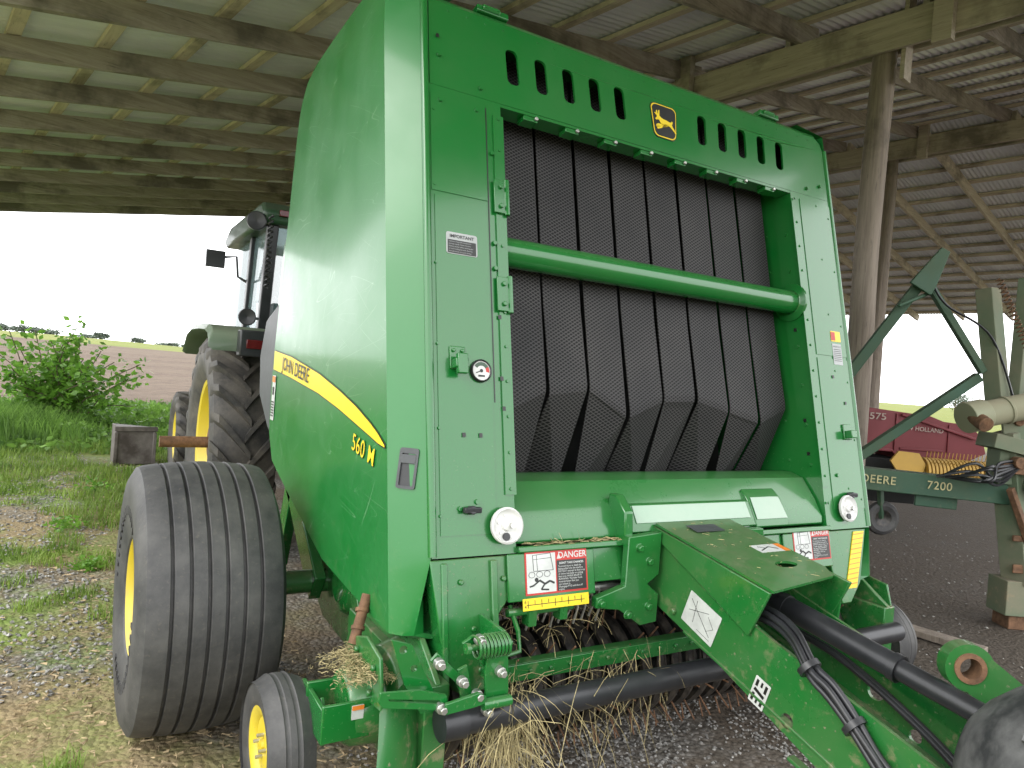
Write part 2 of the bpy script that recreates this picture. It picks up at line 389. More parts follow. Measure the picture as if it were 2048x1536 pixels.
for k in range(15):
    V = 16.6 - 1.2 * k
    mb = MB(); j = rr(-.03, .03)
    rough_beam(mb, sp(UL, V + j, .085 + rr(-.01, .01)), sp(6.3, V + j + rr(-.05, .05), .085), .055, .175)
    rough_beam(mb, sp(6.0, V + j + .085, .085), sp(RID, V + j + .055, .085), .05, .175)
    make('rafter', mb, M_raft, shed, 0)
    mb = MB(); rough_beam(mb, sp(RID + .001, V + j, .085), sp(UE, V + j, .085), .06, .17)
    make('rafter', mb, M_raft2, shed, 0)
U = UL + .1
while U < UE:
    mb = MB(); nrm = Vector((-.177 * Ud.x, -.177 * Ud.y, .984)) if U < RID else Vector((.177 * Ud.x, .177 * Ud.y, .984))
    mb.beam(sp(U, V0, .194), sp(U + rr(-.03, .03), V1, .194), .10, .038, 0, nrm)
    make('purlin', mb, M_purl, shed, 0); U += .61
for a, b2 in ((UL - .1, RID), (RID, UE + .1)):
    mb = MB(); vs = []; n = int((V1 - V0 + .2) / .0125)
    for i in range(n + 1):
        V = V0 - .1 + i * .0125; dz = .226 + .007 * math.sin(2 * math.pi * V / .075)
        vs += [sp(a + (.001 if a == RID else 0), V, dz), sp(b2, V, dz)]
    if a == RID:
        for i in range(0, len(vs), 2): vs[i].z = zr(RID) + vs[i + 1].z - zr(b2)
    mb.add(vs, [(2 * i, 2 * i + 1, 2 * i + 3, 2 * i + 2) for i in range(n)])
    make('roof_sheet', mb, M_sheet, shed, 60, normals=False)
for U in (6.15, RID):
    mb = MB(); rough_beam(mb, sp(U - .11, V0, -.15), sp(U - .11, V1, -.15), .05, .29, .008); rough_beam(mb, sp(U + .11, V0, -.15), sp(U + .11, V1, -.15), .05, .27, .008)
    make('header_beam', mb, M_head, shed, 0)
    for k in range(14):
        V = 16.6 - 1.2 * k - .06
        if k % 2 == 0:
            mb = MB(); p = sp(U - .18, V, 0); mb.box(-.04, .04, -.07, .07, -.36, .2, 0, Matrix.Translation(p) @ Matrix.Rotation(math.radians(10.3), 4, 'Z'))
            make('cleat_board', mb, M_head, shed, 0)
def post(U, V, rad, lean=0):
    mb = MB(); p = Ud * U + Vd * V; top = p + Vector((lean, 0, zr(U) - .02)); n = 20; rings = 40; vs = []
    for j in range(rings + 1):
        t = j / rings; c = p.lerp(top, t); r0 = rad * (1.1 - .2 * t)
        for i in range(n):
            a = 2 * math.pi * i / n; q = r0 * (1 + .10 * noise.noise(Vector((math.cos(a) * 2.5, math.sin(a) * 2.5, c.z * .7 + U))) + .05 * noise.noise(Vector((math.cos(a) * 9, math.sin(a) * 9, c.z * 1.2))))
            vs.append((c.x + q * math.cos(a) + .02 * math.sin(c.z * 1.6), c.y + q * math.sin(a), c.z))
    mb.add(vs, [(j * n + i, j * n + (i + 1) % n, (j + 1) * n + (i + 1) % n, (j + 1) * n + i) for j in range(rings) for i in range(n)] + [tuple(range(rings * n, rings * n + n))])
    make('post', mb, M_post, shed, 60)
for U, V in ((6.15, 2.65), (6.15, 7.6), (6.15, 12.5), (6.15, 16.5), (12.4, 5.07), (12.4, 10.5), (12.4, 15.6), (22.4, .7), (22.4, 16.4)):
    post(U, V, .10)
mb = MB(); p = sp(6.15, 2.65, -.3); mb.box(-.07, .07, -.20, -.165, -.25, .55, 0, Matrix.Translation(p) @ Matrix.Rotation(math.radians(10.3), 4, 'Z')); make('cleat_board', mb, M_head, shed, 0)

# ------------------------------------------------------------------ baler
CX = 1.99
baler = empty('round_baler', (CX, 3.0, 0), 'large green round baler with black belts parked under the shed', 'round baler')
f_ = lambda z: 2.0486 + .2217 * (z - 1.5)
FM = Matrix(((1, 0, 0, 0), (0, .2164, -.9763, 2.0486), (0, .9763, .2164, 1.5), (0, 0, 0, 1)))
def FMo(x, s, z=0, rot=0): return FM @ Matrix.Translation((x, s, z)) @ Matrix.Rotation(rot, 4, 'Z')
XL, XR, OL, OR = .905, 3.075, 1.20, 2.775
mb = MB(); slots = []
for i in range(5):
    for sgn, x in ((1, 1.258 + .126 * i), (-1, 2 * CX - 1.258 - .126 * i)):
        slots.append([(px + (-.05 * sgn) * (py - 1.145), py) for px, py in rrect(x, 1.145, .052, .138, .020)])
outl = [(XL + .02, .985), (XR - .02, .985), (XR - .02, 1.25), (XR - .035, 1.285), (XR - .07, 1.31), (XL + .02, 1.31)]
mb.mesh(holed(outl, slots, .010), FMo(0, 0, -.005))
prof = [(1.31, 0), (1.33, -.012), (1.342, -.04), (1.342, -.10)]
for (s0, z0), (s1, z1) in zip(prof[:-1], prof[1:]):
    vs = [FM @ Vector(p) for p in ((XL + .02, s0, z0), (XR - .06, s0, z0), (XR - .06, s1, z1), (XL + .02, s1, z1))]
    mb.add(vs, [(0, 1, 2, 3)])
mb.box(OL, OR, .972, .984, -.07, -.001, 0, FM)
mb.box(XL, OL, -.585, .984, -.10, 0, 0, FM); mb.box(OR, XR, -.585, .984, -.10, 0, 0, FM)
mb.box(XL + .02, 1.135, .60, .955, 0, .003, 0, FM)
mb.box(XL + .03, 1.13, -.52, .585, 0, .003, 0, FM)
mb.box(1.165, OL + .006, -.40, .93, 0, .006, 0, FM)
mb.box(OR - .006, OR + .04, -.40, .93, 0, .006, 0, FM)
mb.box(OR + .06, XR - .02, .20, .955, 0, .003, 0, FM); mb.box(OR + .06, XR - .02, -.5, .185, 0, .003, 0, FM)
mb.cyl(FM @ Vector((XL + .004, -.58, -.004)), FM @ Vector((XL + .004, 1.32, -.004)), .014, n=12)
mb.cyl(FM @ Vector((XR - .004, -.58, -.004)), FM @ Vector((XR - .004, 1.25, -.004)), .014, n=12)
make('front_frame', mb, M_green, baler, 35, .003)
for a in (OL - .010, OR + .002):
    mb = MB(); mb.box(a, a + .008, -.56, 1.3, -.75, -.1015, 0, FM); make('inner_wall', mb, M_green, baler, 35)
mb = MB()
def bolt(x, s, r=.008, h=.007, z=0.003): mb.cyl(FMo(x, s, z) @ Vector((0, 0, 0)), FMo(x, s, z + h) @ Vector((0, 0, 0)), r, r * .8, 8)
s0 = -.5
while s0 < .95:
    bolt(1.185, s0, .006, .005, .006); bolt(OR + .018, s0 + .03, .006, .005, .006); s0 += .118
s0 = -.46
while s0 < .95:
    bolt(.935, s0, .005, .003); bolt(XR - .035, s0, .005, .003); bolt(XR - .12, s0 + .05, .005, .003); s0 += .27
for x, s0 in ((1.06, -.42), (1.10, .93), (.96, 1.10), (.96, .93), (1.12, 1.02), (1.0, -.44), (1.155, .36), (1.155, .45), (1.155, .78), (3.0, 1.05), (2.9, 1.02), (2.88, -.35)): bolt(x, s0, .009, .008)
x = 1.0
while x < 3.05:
    bolt(x, 1.285, .004, .002, .0); x += .075
for i in range(20):
    s0 = -.3 + i * .06
    if i % 3 == 0:
        q = FM @ Vector((OR, s0, -.05)); mb.cyl(q, q + Vector((-.008, 0, 0)), .008, n=8)
        q = FM @ Vector((OR + .002, s0 + .03, -.16)); mb.cyl(q, q + Vector((-.008, 0, 0)), .006, n=8)
make('bolt_heads', mb, M_green, baler, 30)
mb = MB()
for x, s0 in ((1.165, .19), (1.165, -.02), (1.02, -.21), (1.08, -.21), (.955, 1.17), (1.17, -.12), (2.93, .10), (3.0, -.02)):
    mb.box(x - .006, x + .006, s0 - .007, s0 + .007, .0062, .0068, 0, FM)
for s0 in (.5, .32, -.1, -.25): mb.box(OR - .0015, OR - .0008, s0 - .008, s0 + .008, -.06, -.045, 0, FM)
mb.box(1.137, 1.141, -.1, .95, .0005, .0012, 0, FM)
make('punched_holes', mb, M_blk, baler, 0)
for s0 in (.62, .27):
    mb = MB(); mb.box(1.155, 1.215, s0 - .06, s0 + .06, .007, .016, 0, FM); mb.cyl(FMo(1.205, s0 - .065, .014) @ Vector((0, 0, 0)), FMo(1.205, s0 + .065, .014) @ Vector((0, 0, 0)), .010, n=10)
    mb.cyl(FMo(1.18, s0 + .035, .016) @ Vector(), FMo(1.18, s0 + .035, .025) @ Vector(), .009, n=6); mb.cyl(FMo(1.18, s0 - .035, .016) @ Vector(), FMo(1.18, s0 - .035, .025) @ Vector(), .009, n=6)
    make('hinge', mb, M_green, baler, 30, .002)
for i in range(8):
    x = 1.33 + i * .186
    mb = MB(); mb.box(x - .03, x + .03, .953, .971, -.05, -.002, 0, FM); mb.cyl(FMo(x + .02, .963, 0) @ Vector(), FMo(x + .02, .963, .010) @ Vector(), .008, n=6, m=1)
    make('belt_guide', mb, [M_green, M_steel], baler, 30, .002)
for x in (1.12, 2.62):
    mb = MB(); mb.box(x, x + .13, 1.335, 1.36, -.06, -.0, 0, FM); mb.cyl(FMo(x + .02, 1.35, .0) @ Vector(), FMo(x + .09, 1.35, .0) @ Vector(), .012, n=10)
    make('hood_hinge', mb, M_green, baler, 30, .003)

# belts : eight flat strips with open seams that kink and twist near the bottom
pit = .1872; bx0 = OL + .050
gap = (.014, .016, .020, .015, .019, .015, .018, .014)
for i in range(8):
    x0 = bx0 + i * pit; x1 = x0 + pit - gap[i]
    kl = (-.10, -.03, -.005, -.10, -.03, -.02, -.06, -.10)[i]; kr = (-.02, -.005, -.10, -.03, -.02, -.06, -.10, -.03)[i]
    na = (.006, .020, .002, .022, .004, .026, .010, .022)[i]; sf = (-.018, -.034, -.002, -.008, -.030, -.026, -.002, -.022)[i]
    tw = (.01, .05, -.04, .045, -.03, .05, -.04, .03)[i]; dy = (0, .03, .0, .035, .0, .03, .01, .03)[i]
    def path(k, side):
        out = []
        for s1, z1 in ((1.31, -.140), (.3, -.130), (k + .012, -.117), (k - .012, -.121)): out.append(FM @ Vector((0, s1, z1)))
        e = Vector((0, out[-1].y + .110 + dy + side * tw, 1.05)); out.append(e); return out
    L = path(kl, 1); Rr_ = path(kr, -1); vs = []
    for j in range(len(L)):
        last = j == len(L) - 1; e_ = 0 if last else .002 * math.sin(i * 3 + j * 2)
        xl = x0 + (na + sf if last else e_); xr = x1 + (sf - na if last else e_)
        for th in (0, .004): vs += [(xl, L[j].y + th, L[j].z), (xr, Rr_[j].y + th, Rr_[j].z)]
    mb = MB(); fs = []
    for j in range(len(L) - 1):
        a = 4 * j; c4 = a + 4; fs += [(a, a + 1, c4 + 1, c4), (a + 3, a + 2, c4 + 2, c4 + 3), (a + 2, a, c4, c4 + 2), (a + 1, a + 3, c4 + 3, c4 + 1)]
    mb.add(vs, fs); make('belt', mb, M_belt, baler, 0, normals=False)
mb = MB(); mb.box(OL, OR, -.5, 1.30, -.60, -.58, 0, FM); mb.box(OL, OR, 1.22, 1.30, -.58, -.17, 0, FM)
mb.box(.96, 3.02, 2.45, 3.6, .55, 1.05)
make('dark_chamber_backing', mb, M_dark, baler, 0)  # near-black boxes added to paint the shade inside the chamber

# cross tube
mb = MB(); yy = 2.205; zz = 1.928
mb.cyl((OL - .001, yy, zz), (OR + .001, yy, zz), .053, n=48)
make('cross_tube', mb, M_green, baler, 40)
mb = MB(); mb.lathe([(0, .0), (0, .05), (.0, .088), (-.010, .088), (-.012, .085), (-.012, .060), (-.016, .055)], XM((OR + .001, yy, zz)), 40)
make('tube_flange', mb, M_green, baler, 40)

# lower cover roll and sill
mb = MB()
prof = [(2.34, 1.05), (2.25, 1.125), (2.17, 1.150), (2.12, 1.152), (2.06, 1.135), (1.99, 1.055), (1.945, .985), (1.94, .95), (2.34, .95)]
mb.prism(prof, YZ(OL), .002, OR - OL - .002)
make('roller_cover', mb, M_green, baler, 32, .010)
mb = MB()
mb.prism([(1.930, 1.00), (1.968, 1.062), (2.0, 1.06), (2.0, .97), (1.915, .97)], YZ(1.665), 0, .65)
mb.prism([(1.928, .99), (1.98, 1.070), (2.02, 1.10), (2.03, .96), (1.92, .96)], YZ(2.32), 0, .20)
mb.prism([(1.90, 1.05), (1.96, 1.10), (2.0, 1.10), (2.0, .96), (1.89, .93)], YZ(1.62), 0, .038)
make('cover_bracket', mb, M_green, baler, 30, .006)
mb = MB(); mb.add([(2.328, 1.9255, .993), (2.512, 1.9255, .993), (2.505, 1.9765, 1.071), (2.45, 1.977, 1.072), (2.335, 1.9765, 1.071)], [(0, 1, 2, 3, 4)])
make('highlight_patch', mb, M_highlight, baler, 0, normals=False)  # thin pale quad paints the bright reflection on the bracket face
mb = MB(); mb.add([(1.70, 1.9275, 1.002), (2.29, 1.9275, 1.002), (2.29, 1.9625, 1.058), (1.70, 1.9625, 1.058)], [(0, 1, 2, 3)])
make('highlight_patch', mb, M_highlight, baler, 0, normals=False)  # second painted highlight, along the long bracket ledge
mb = MB()
mb.box(OL, OR, -.585, -.565, -.12, .02, 0, FM)
mb.box(OL + .005, OR - .005, -.70, -.586, -.10, .0, 0, FM)
mb.box(OL - .04, 1.50, -.735, -.587, .0005, .012, 0, FM); mb.box(2.47, OR + .0, -.735, -.587, .0005, .012, 0, FM)
make('front_sill', mb, M_green, baler, 30, .004)
def prism_F(poly, t0, t1, m=0): mb.prism(poly, FM, t0, t1, m)
mb = MB()
prism_F([(.90, -.59), (1.19, -.59), (1.19, -.70), (1.10, -.80), (1.10, -.98), (.99, -.98), (.93, -.82)], -.06, -.002)
mb.box(1.102, 1.125, -.98, -.60, -.16, .01, 0, FM)
mb.box(.935, .955, -.98, -.60, -.16, .004, 0, FM)
for q, w_ in ((1.0, -.66), (1.15, -.66), (1.04, -.80), (1.06, -.92)): mb.cyl(FMo(q, w_, -.002) @ Vector(), FMo(q, w_, .008) @ Vector(), .010, n=6)
make('corner_plate', mb, M_greenlow, baler, 30, .004)
mb = MB()
prism_F([(2.79, -.59), (3.06, -.59), (2.98, -.82), (2.90, -.90), (2.84, -.90), (2.79, -.75)], -.06, -.01)
make('corner_plate', mb, M_greenlow, baler, 30, .004)
mb = MB(); mb.prism([(2.965, -.60), (3.04, -.60), (2.945, -.84), (2.87, -.84)], FM, -.0095, -.006)
make('reflector_strip', mb, M_yel, baler, 0)
mb = MB()
for i in range(11):
    s0 = -.825 + i * .021; sh_ = .095 * (-.60 - s0) / .24; mb.prism([(2.965 - sh_, s0), (3.04 - sh_, s0 + .004), (3.04 - sh_, s0 + .008), (2.965 - sh_, s0 + .004)], FM, -.0058, -.0052)
make('reflector_hatching', mb, M_orange, baler, 0)

# side shields
BK = [(.735, 2.68), (.97, 3.70), (1.10, 3.82), (1.3, 3.85), (1.53, 3.83), (2.60, 3.64), (2.74, 3.60), (2.83, 3.52), (2.87, 3.35), (2.895, 2.80)]
def yb(z):
    for (z0, y0), (z1, y1) in zip(BK[:-1], BK[1:]):
        if z <= z1: return y0 + (y1 - y0) * max(0, (z - z0)) / (z1 - z0)
    return BK[-1][1]
def sxf(y, z):
    x = .80 + .012 * ((y - 2.7) / 1.1) ** 2
    if z > 2.62: x += .012 * ((z - 2.62) / .265) ** 2
    return x
def shield(mir):
    mb = MB(); zs = [.700, .715, .735, .76, .79, .83, .88, .93, .97, 1.03, 1.10] + [1.10 + 1.5 * i / 30 for i in range(1, 31)] + [2.65, 2.70, 2.74, 2.77, 2.80]
    if not mir: zs += [2.825, 2.845, 2.865, 2.88, 2.895]
    nc = 24; vs = []
    for z in zs:
        Yb = yb(z); Yf = f_(z) + .10
        if z < .735: Yb = 2.68 - (.735 - z) * 18
        if Yb < Yf + .04: Yb = Yf + .04
        row = [(1.05, Yb, z), (sxf(Yb, z) + .02, Yb + .012, z)]
        for k in range(nc + 1):
            y = Yb + (Yf - Yb) * k / nc; row.append((sxf(y, z), y, z))
        xf = sxf(Yf, z); tp = max(0, (.93 - z) / .23)
        row.append((xf + (XL - .003 - xf) * (.92 - .60 * tp), f_(z) + .010 + .06 * tp, z)); row.append((XL - .002 - .035 * tp, f_(z) + .002 + .055 * tp, z)); row.append((XL + .0, f_(z) + .07, z))
        vs += row
    n = nc + 6
    fs = [(j * n + k, j * n + k + 1, (j + 1) * n + k + 1, (j + 1) * n + k) for j in range(len(zs) - 1) for k in range(n - 1)]
    b0 = len(vs); vs += [(v[0] + .06, v[1] + .01, v[2] - .02) for v in vs[:n]]; fs += [(k, k + 1, b0 + k + 1, b0 + k) for k in range(n - 1)]
    b2 = len(vs); vs += [(1.02, v[1], .70) for v in vs[:n]]; fs += [(b0 + k, b0 + k + 1, b2 + k + 1, b2 + k) for k in range(n - 1)]
    t0 = (len(zs) - 1) * n; b1 = len(vs); vs += [(1.10, v[1], v[2] + .015) for v in vs[t0:t0 + n]]; fs += [(t0 + k, t0 + k + 1, b1 + k + 1, b1 + k) for k in range(n - 1)]
    if mir: vs = [(2 * CX - x, y, z) for x, y, z in vs]
    mb.add(vs, fs); return make('side_shield', mb, M_shield, baler, 22)
shield(False); shield(True)
mb = MB()
for xx in (.955, 3.01):
    mb.prism([(2.2, .62), (3.45, .50), (3.62, .8), (3.68, 2.6), (3.5, 2.76), (2.40, 2.78), (2.33, 2.7), (2.2, 1.2)], YZ(xx), 0, .02)
mb.prism([(2.36, 2.76), (2.40, 2.80), (2.6, 2.84), (3.3, 2.82), (3.6, 2.75), (3.6, 2.72), (2.36, 2.72)], YZ(.98), 0, 2.02)
make('body_shell', mb, M_green, baler, 30, .01)
mb = MB()
mb.prism([(3.66, .8), (4.35, .95), (4.72, 1.5), (4.62, 2.2), (4.1, 2.65), (3.70, 2.72)], YZ(.99), 0, 2.0)
make('tailgate', mb, M_green, baler, 30, .02)
mb = MB()
mb.prism([(3.84, 1.02), (4.12, 1.08), (4.40, 1.25), (4.46, 1.5), (4.34, 1.72), (3.90, 1.84), (3.84, 1.8)], YZ(.86), 0, .10)
make('rear_panel', mb, M_greypl, baler, 30, .03)
mb = MB(); mb.box(.862, .88, 3.70, 3.86, 1.50, 2.35)
make('rear_strip', mb, M_green, baler, 30, .005)
mb = MB(); mb.beam((.90, 3.55, .95), (.90, 3.75, .45), .05, .12); mb.beam((.9, 3.62, .9), (.9, 3.05, .5), .05, .14)
make('rear_strut', mb, M_green, baler, 30, .005)
mb = MB()
mb.prism([(1.98, .96), (3.5, .96), (3.4, .5), (3.1, .36), (2.1, .34), (1.93, .55)], YZ(.945), 0, .009)
mb.lathe([(0, 0.0), (-.03, .03), (-.045, .07), (-.035, .105), (0, .125)], XM((.945, 2.78, .60)), 32)
mb.box(.915, .944, 2.3, 2.34, .5, .92); mb.box(.90, .944, 2.45, 3.3, .93, .95)
mb.lathe([(0, .05), (-.03, .05), (-.035, .04), (-.035, .0)], XM((.945, 2.42, .78)), 20)
mb.beam((.925, 2.9, .92), (.925, 2.5, .45), .02, .07)
make('lower_side_wall', mb, M_greenlow, baler, 35, .004)
mb = MB(); mb.cyl((.75, 2.12, .62), (.80, 2.16, .76), .017, n=12); mb.cyl((.765, 2.13, .66), (.768, 2.135, .67), .022, n=12); mb.cyl((.78, 2.145, .71), (.783, 2.15, .72), .022, n=12)
make('hydraulic_fitting', mb, M_rust, baler, 35)

# decals on shield
TOP = [(3.80, 1.526), (3.4, 1.500), (2.893, 1.440), (2.6, 1.388), (2.40, 1.345), (2.24, 1.300), (2.16, 1.272), (2.105, 1.245)]
BOT = [(3.80, 1.430), (3.4, 1.405), (2.893, 1.362), (2.6, 1.322), (2.40, 1.288), (2.24, 1.260), (2.16, 1.245), (2.105, 1.240)]
def lerpl(L, y):
    for (y0, z0), (y1, z1) in zip(L[:-1], L[1:]):
        if y >= y1 - 1e-6: return z0 + (z1 - z0) * (y - y0) / (y1 - y0)
    return L[-1][1]
def stripe(grow, off):
    mb = MB(); vs = []; n = 50
    for i in range(n + 1):
        y = 3.80 + (2.105 - grow - 3.80) * i / n; yc = max(y, 2.105); a = lerpl(TOP, yc) + grow; c = lerpl(BOT, yc) - grow
        vs += [(sxf(y, a) - off, y, a), (sxf(y, c) - off, y, c)]
    mb.add(vs, [(2 * i, 2 * i + 1, 2 * i + 3, 2 * i + 2) for i in range(n)]); return mb
make('stripe_outline', stripe(.005, .002), M_blk, baler, 60)
make('yellow_stripe', stripe(0, .004), M_yel, baler, 60)
def shieldtext(name, body, size, y, z, slope, mat, off, bold=0, sx=1.0, sp_=1.0, align='CENTER'):
    me = textmesh(body, size, align, 0, bold, sx, sp_); M = frameM((0, y, z), (0, -1, -slope), (0, 0, 1)); mb = MB(); mb.mesh(me, M)
    mb.v = [(sxf(v[1], v[2]) - off, v[1], v[2]) for v in mb.v]; make(name, mb, mat, baler, 0)
shieldtext('brand_lettering', 'JOHN DEERE', .090, 3.315, 1.443, .080, M_blk, .007, .0006, 1.02, 1.03)
shieldtext('model_number_outline', '560 M', .084, 2.302, 1.204, .13, M_blk, .003, .0010, 1.02, 1.08)
shieldtext('model_number_lettering', '560 M', .084, 2.298, 1.206, .13, M_yel, .005, .0002, 1.02, 1.08)
mb = MB()
for i, (ya, yb_, za, zb_, off, mm) in enumerate([(3.80, 3.72, 1.17, 1.40, .004, 0), (3.795, 3.725, 1.365, 1.395, .006, 1)] + [(3.79, 3.73, 1.19 + k * .014, 1.197 + k * .014, .006, 2) for k in range(6)] + [(3.78, 3.745, 1.30, 1.34, .006, 2)]):
    mb.add([(sxf(ya, za) - off, ya, za), (sxf(yb_, za) - off, yb_, za), (sxf(yb_, zb_) - off, yb_, zb_), (sxf(ya, zb_) - off, ya, zb_)], [(0, 1, 2, 3)], mm)
make('warning_decal', mb, [M_wdec, M_orange, M_blk], baler, 0)
ch = frameM((.855, f_(1.18) + .055, 1.185), (.105, -.10, 0), (0, .2217, 1))
ch = ch @ Matrix.Translation((0, 0, .002))
mb = MB(); mb.mesh(holed(rrect(0, 0, .062, .125, .008), [rrect(0, -.004, .046, .10, .005)], .008), ch @ Matrix.Translation((0, 0, .004)))
mb.prism(rrect(0, 0, .06, .12, .006), ch, -.002, .0015, 1)
mb.box(-.024, .024, .015, .042, .0, .009, 0, ch)
make('shield_handle', mb, [M_greypl, M_blackpl], baler, 30, .001)

# emblem
EM = FMo(CX + .005, 1.125, .001)
mb = MB()
shp = lambda k: [(x * k * (1 + .10 * (y / .075)), y * k) for x, y in rrect(0, 0, .136, .155, .026)]
mb.prism(shp(1.0), EM, 0, .002, 0)
mb.prism(shp(.955), EM, .002, .003, 1); mb.prism(shp(.895), EM, .003, .004, 0)
deer = [(-50, 6), (-44, 12), (-39, 18), (-46, 25), (-52, 30), (-49, 34), (-42, 29), (-43, 42), (-38, 46), (-36, 31), (-32, 29), (-31, 44), (-25, 49), (-26, 31), (-27, 23), (-20, 17), (-8, 13), (10, 11), (26, 7), (34, 8), (40, 15), (44, 9), (38, -3), (42, -11), (50, -20), (60, -35), (55, -37), (42, -24), (30, -14), (14, -7), (0, -8), (-12, -10), (-22, -13), (-34, -12), (-46, -18), (-48, -25), (-43, -27), (-40, -21), (-26, -21), (-25, -25), (-42, -32), (-40, -37), (-18, -29), (-12, -20), (-24, -5), (-29, 4), (-36, 5), (-44, 1)]
mb.prism([(x * .00104, y * .00104 - .004) for x, y in deer], EM, .004, .0052, 1)
make('emblem', mb, [M_blk, M_yel], baler, 0)

def ftext(mb, body, size, x, s, z, m, align='LEFT', bold=0, F=None):
    mb.mesh(textmesh(body, size, align, 0, bold), (F or FM) @ Matrix.Translation((x, s, z)), m)
mb = MB(); mb.prism(rrect(1.03, .425, .115, .075, .008), FM, .0032, .0045, 0); mb.prism(rrect(1.03, .413, .105, .046, .002), FM, .0046, .0052, 1)
ftext(mb, 'IMPORTANT', .016, 1.03, .4485, .0056, 1, 'CENTER', .0003)
for k, t in enumerate(('Loads on wrap table components', 'increase rapidly if belts are slack.', 'Reduce tension before opening gate', 'to avoid loading the arms. Running', 'the belts loose can cause damage.')):
    ftext(mb, t, .0062, .981, .430 - k * .0085, .0056, 0)
make('notice_decal', mb, [M_grydec, M_blk], baler, 0)
LB = .165
mb = MB(); mb.prism(rrect(2.985, .13 + LB, .07, .05, .003), FM, .0032, .0045, 0); mb.prism(rrect(2.985, .045 + LB, .065, .10, .003), FM, .0032, .0045, 1); mb.prism(rrect(2.965, .13 + LB, .03, .04, .002), FM, .0046, .0052, 3)
ftext(mb, 'IMPORTANT', .0105, 2.985, .08 + LB, .0056, 2, 'CENTER')
for k in range(7): mb.box(2.958, 3.012, .066 + LB - k * .009, .069 + LB - k * .009, .0046, .0052, 2, FM)
make('notice_decal', mb, [M_yel, M_grydec, M_blk, M_red], baler, 0)
def danger(xc, sc, w, h, base=.0125):
    mb = MB(); x0 = xc - w / 2; x1 = xc + w / 2; s0 = sc - h / 2; s1 = sc + h / 2
    mb.box(x0, x1, s0, s1, base, base + .001, 1, FM)
    mb.box(x0 + .006, x0 + w * .48, s0 + .006, s1 - .006, base + .001, base + .0016, 0, FM)
    mb.box(x0 + w * .50, x1 - .006, s0 + .006, s1 - h * .24, base + .001, base + .0016, 2, FM)
    ftext(mb, 'DANGER', h * .21, x0 + w * .76, s1 - h * .125, base + .0014, 0, 'CENTER', .0004)
    mb.prism([(x0 + w * .505, s1 - h * .2), (x0 + w * .57, s1 - h * .2), (x0 + w * .5375, s1 - h * .06)], FM, base + .001, base + .0016, 0)
    ftext(mb, "DON'T TAKE CHANCES", h * .068, x0 + w * .74, s1 - h * .31, base + .002, 0, 'CENTER', .0002)
    for k, t in enumerate(('To avoid injury or death by', 'being pulled into the machine', 'DO NOT attempt to feed crop', 'or twine into baler or unplug', 'feed area WHILE BALER IS', 'RUNNING. The baler feeds', 'material faster than you', 'can release it.', 'Disengage PTO and shut off', 'engine.')):
        ftext(mb, t, h * .062, x0 + w * .52, s1 - h * (.385 + .06 * k), base + .002, 0)
    def ln(pts, wd=.0022, m=2):
        for a, b2 in zip(pts[:-1], pts[1:]):
            A = FM @ Vector((x0 + w * a[0], s0 + h * a[1], base + .0022)); B = FM @ Vector((x0 + w * b2[0], s0 + h * b2[1], base + .0022))
            mb.beam(A, B, wd, .0006, m, FM.to_3x3() @ Vector((0, 0, 1)))
    ln([(.12, .92), (.40, .95), (.44, .55), (.13, .55), (.12, .92)], .0016); ln([(.18, .92), (.19, .56)], .0012); ln([(.13, .82), (.41, .84)], .0012)
    for cxx in (.10, .22, .34): ln([(cxx + .05 * math.cos(t * .785), .47 + .07 * math.sin(t * .785)) for t in range(9)], .0012)
    ln([(.22, .33), (.30, .24), (.38, .30), (.45, .24)], .0065); ln([(.30, .25), (.24, .12), (.36, .10)], .005); ln([(.22, .33), (.12, .22), (.06, .20)], .005)
    mb.prism(circ(x0 + w * .17, s0 + h * .35, .007, 12), FM, base + .0018, base + .0024, 2)
    make('danger_decal', mb, [M_wdec, M_red, M_blk], baler, 0)
danger(1.345, -.652, .245, .135); danger(2.645, -.640, .235, .125)
mb = MB(); mb.box(1.21, 1.468, -.765, -.728, .013, .014, 0, FM)
for k in range(9):
    mb.box(1.228 + k * .026, 1.230 + k * .026, -.758 + (.012 if k % 2 else 0), -.734, .0141, .0147, 1, FM)
mb.box(1.225, 1.45, -.749, -.747, .0141, .0147, 1, FM); ftext(mb, '6\n4', .015, 1.219, -.746, .0148, 1, 'CENTER')
make('ruler_decal', mb, [M_yel, M_blk], baler, 0)

def knob(x, s):
    mb = MB(); K = FM @ Matrix.Translation((x, s, .012)) @ Matrix.Rotation(math.radians(-90), 4, 'Y')
    mb.lathe([(0, .0), (0, .052), (.006, .058), (.016, .058), (.020, .052), (.012, .046), (.008, .040), (.009, .018), (.018, .015), (.022, .0)], K, 40)
    mb.lathe([(.012, .0), (.012, .009), (-.03, .009)], FM @ Matrix.Translation((x + .012, s + .0, .03)) @ Matrix.Rotation(math.radians(-90), 4, 'Y'), 10, 1)
    for a in (0.6, 1.7, 2.8, 3.9, 5.0):
        p = FMo(x + .031 * math.cos(a), s + .031 * math.sin(a), .019) @ Vector(); q = FMo(x + .031 * math.cos(a), s + .031 * math.sin(a), .0225) @ Vector(); mb.cyl(p, q, .005, n=8, m=1)
    p = FMo(x - .004, s - .034, .018) @ Vector(); q = FMo(x - .004, s - .034, .027) @ Vector(); mb.cyl(p, q, .013, n=12, m=2)
    make('round_knob', mb, [M_white, M_steel, M_blackpl], baler, 40)
knob(1.156, -.497); knob(2.905, -.497)
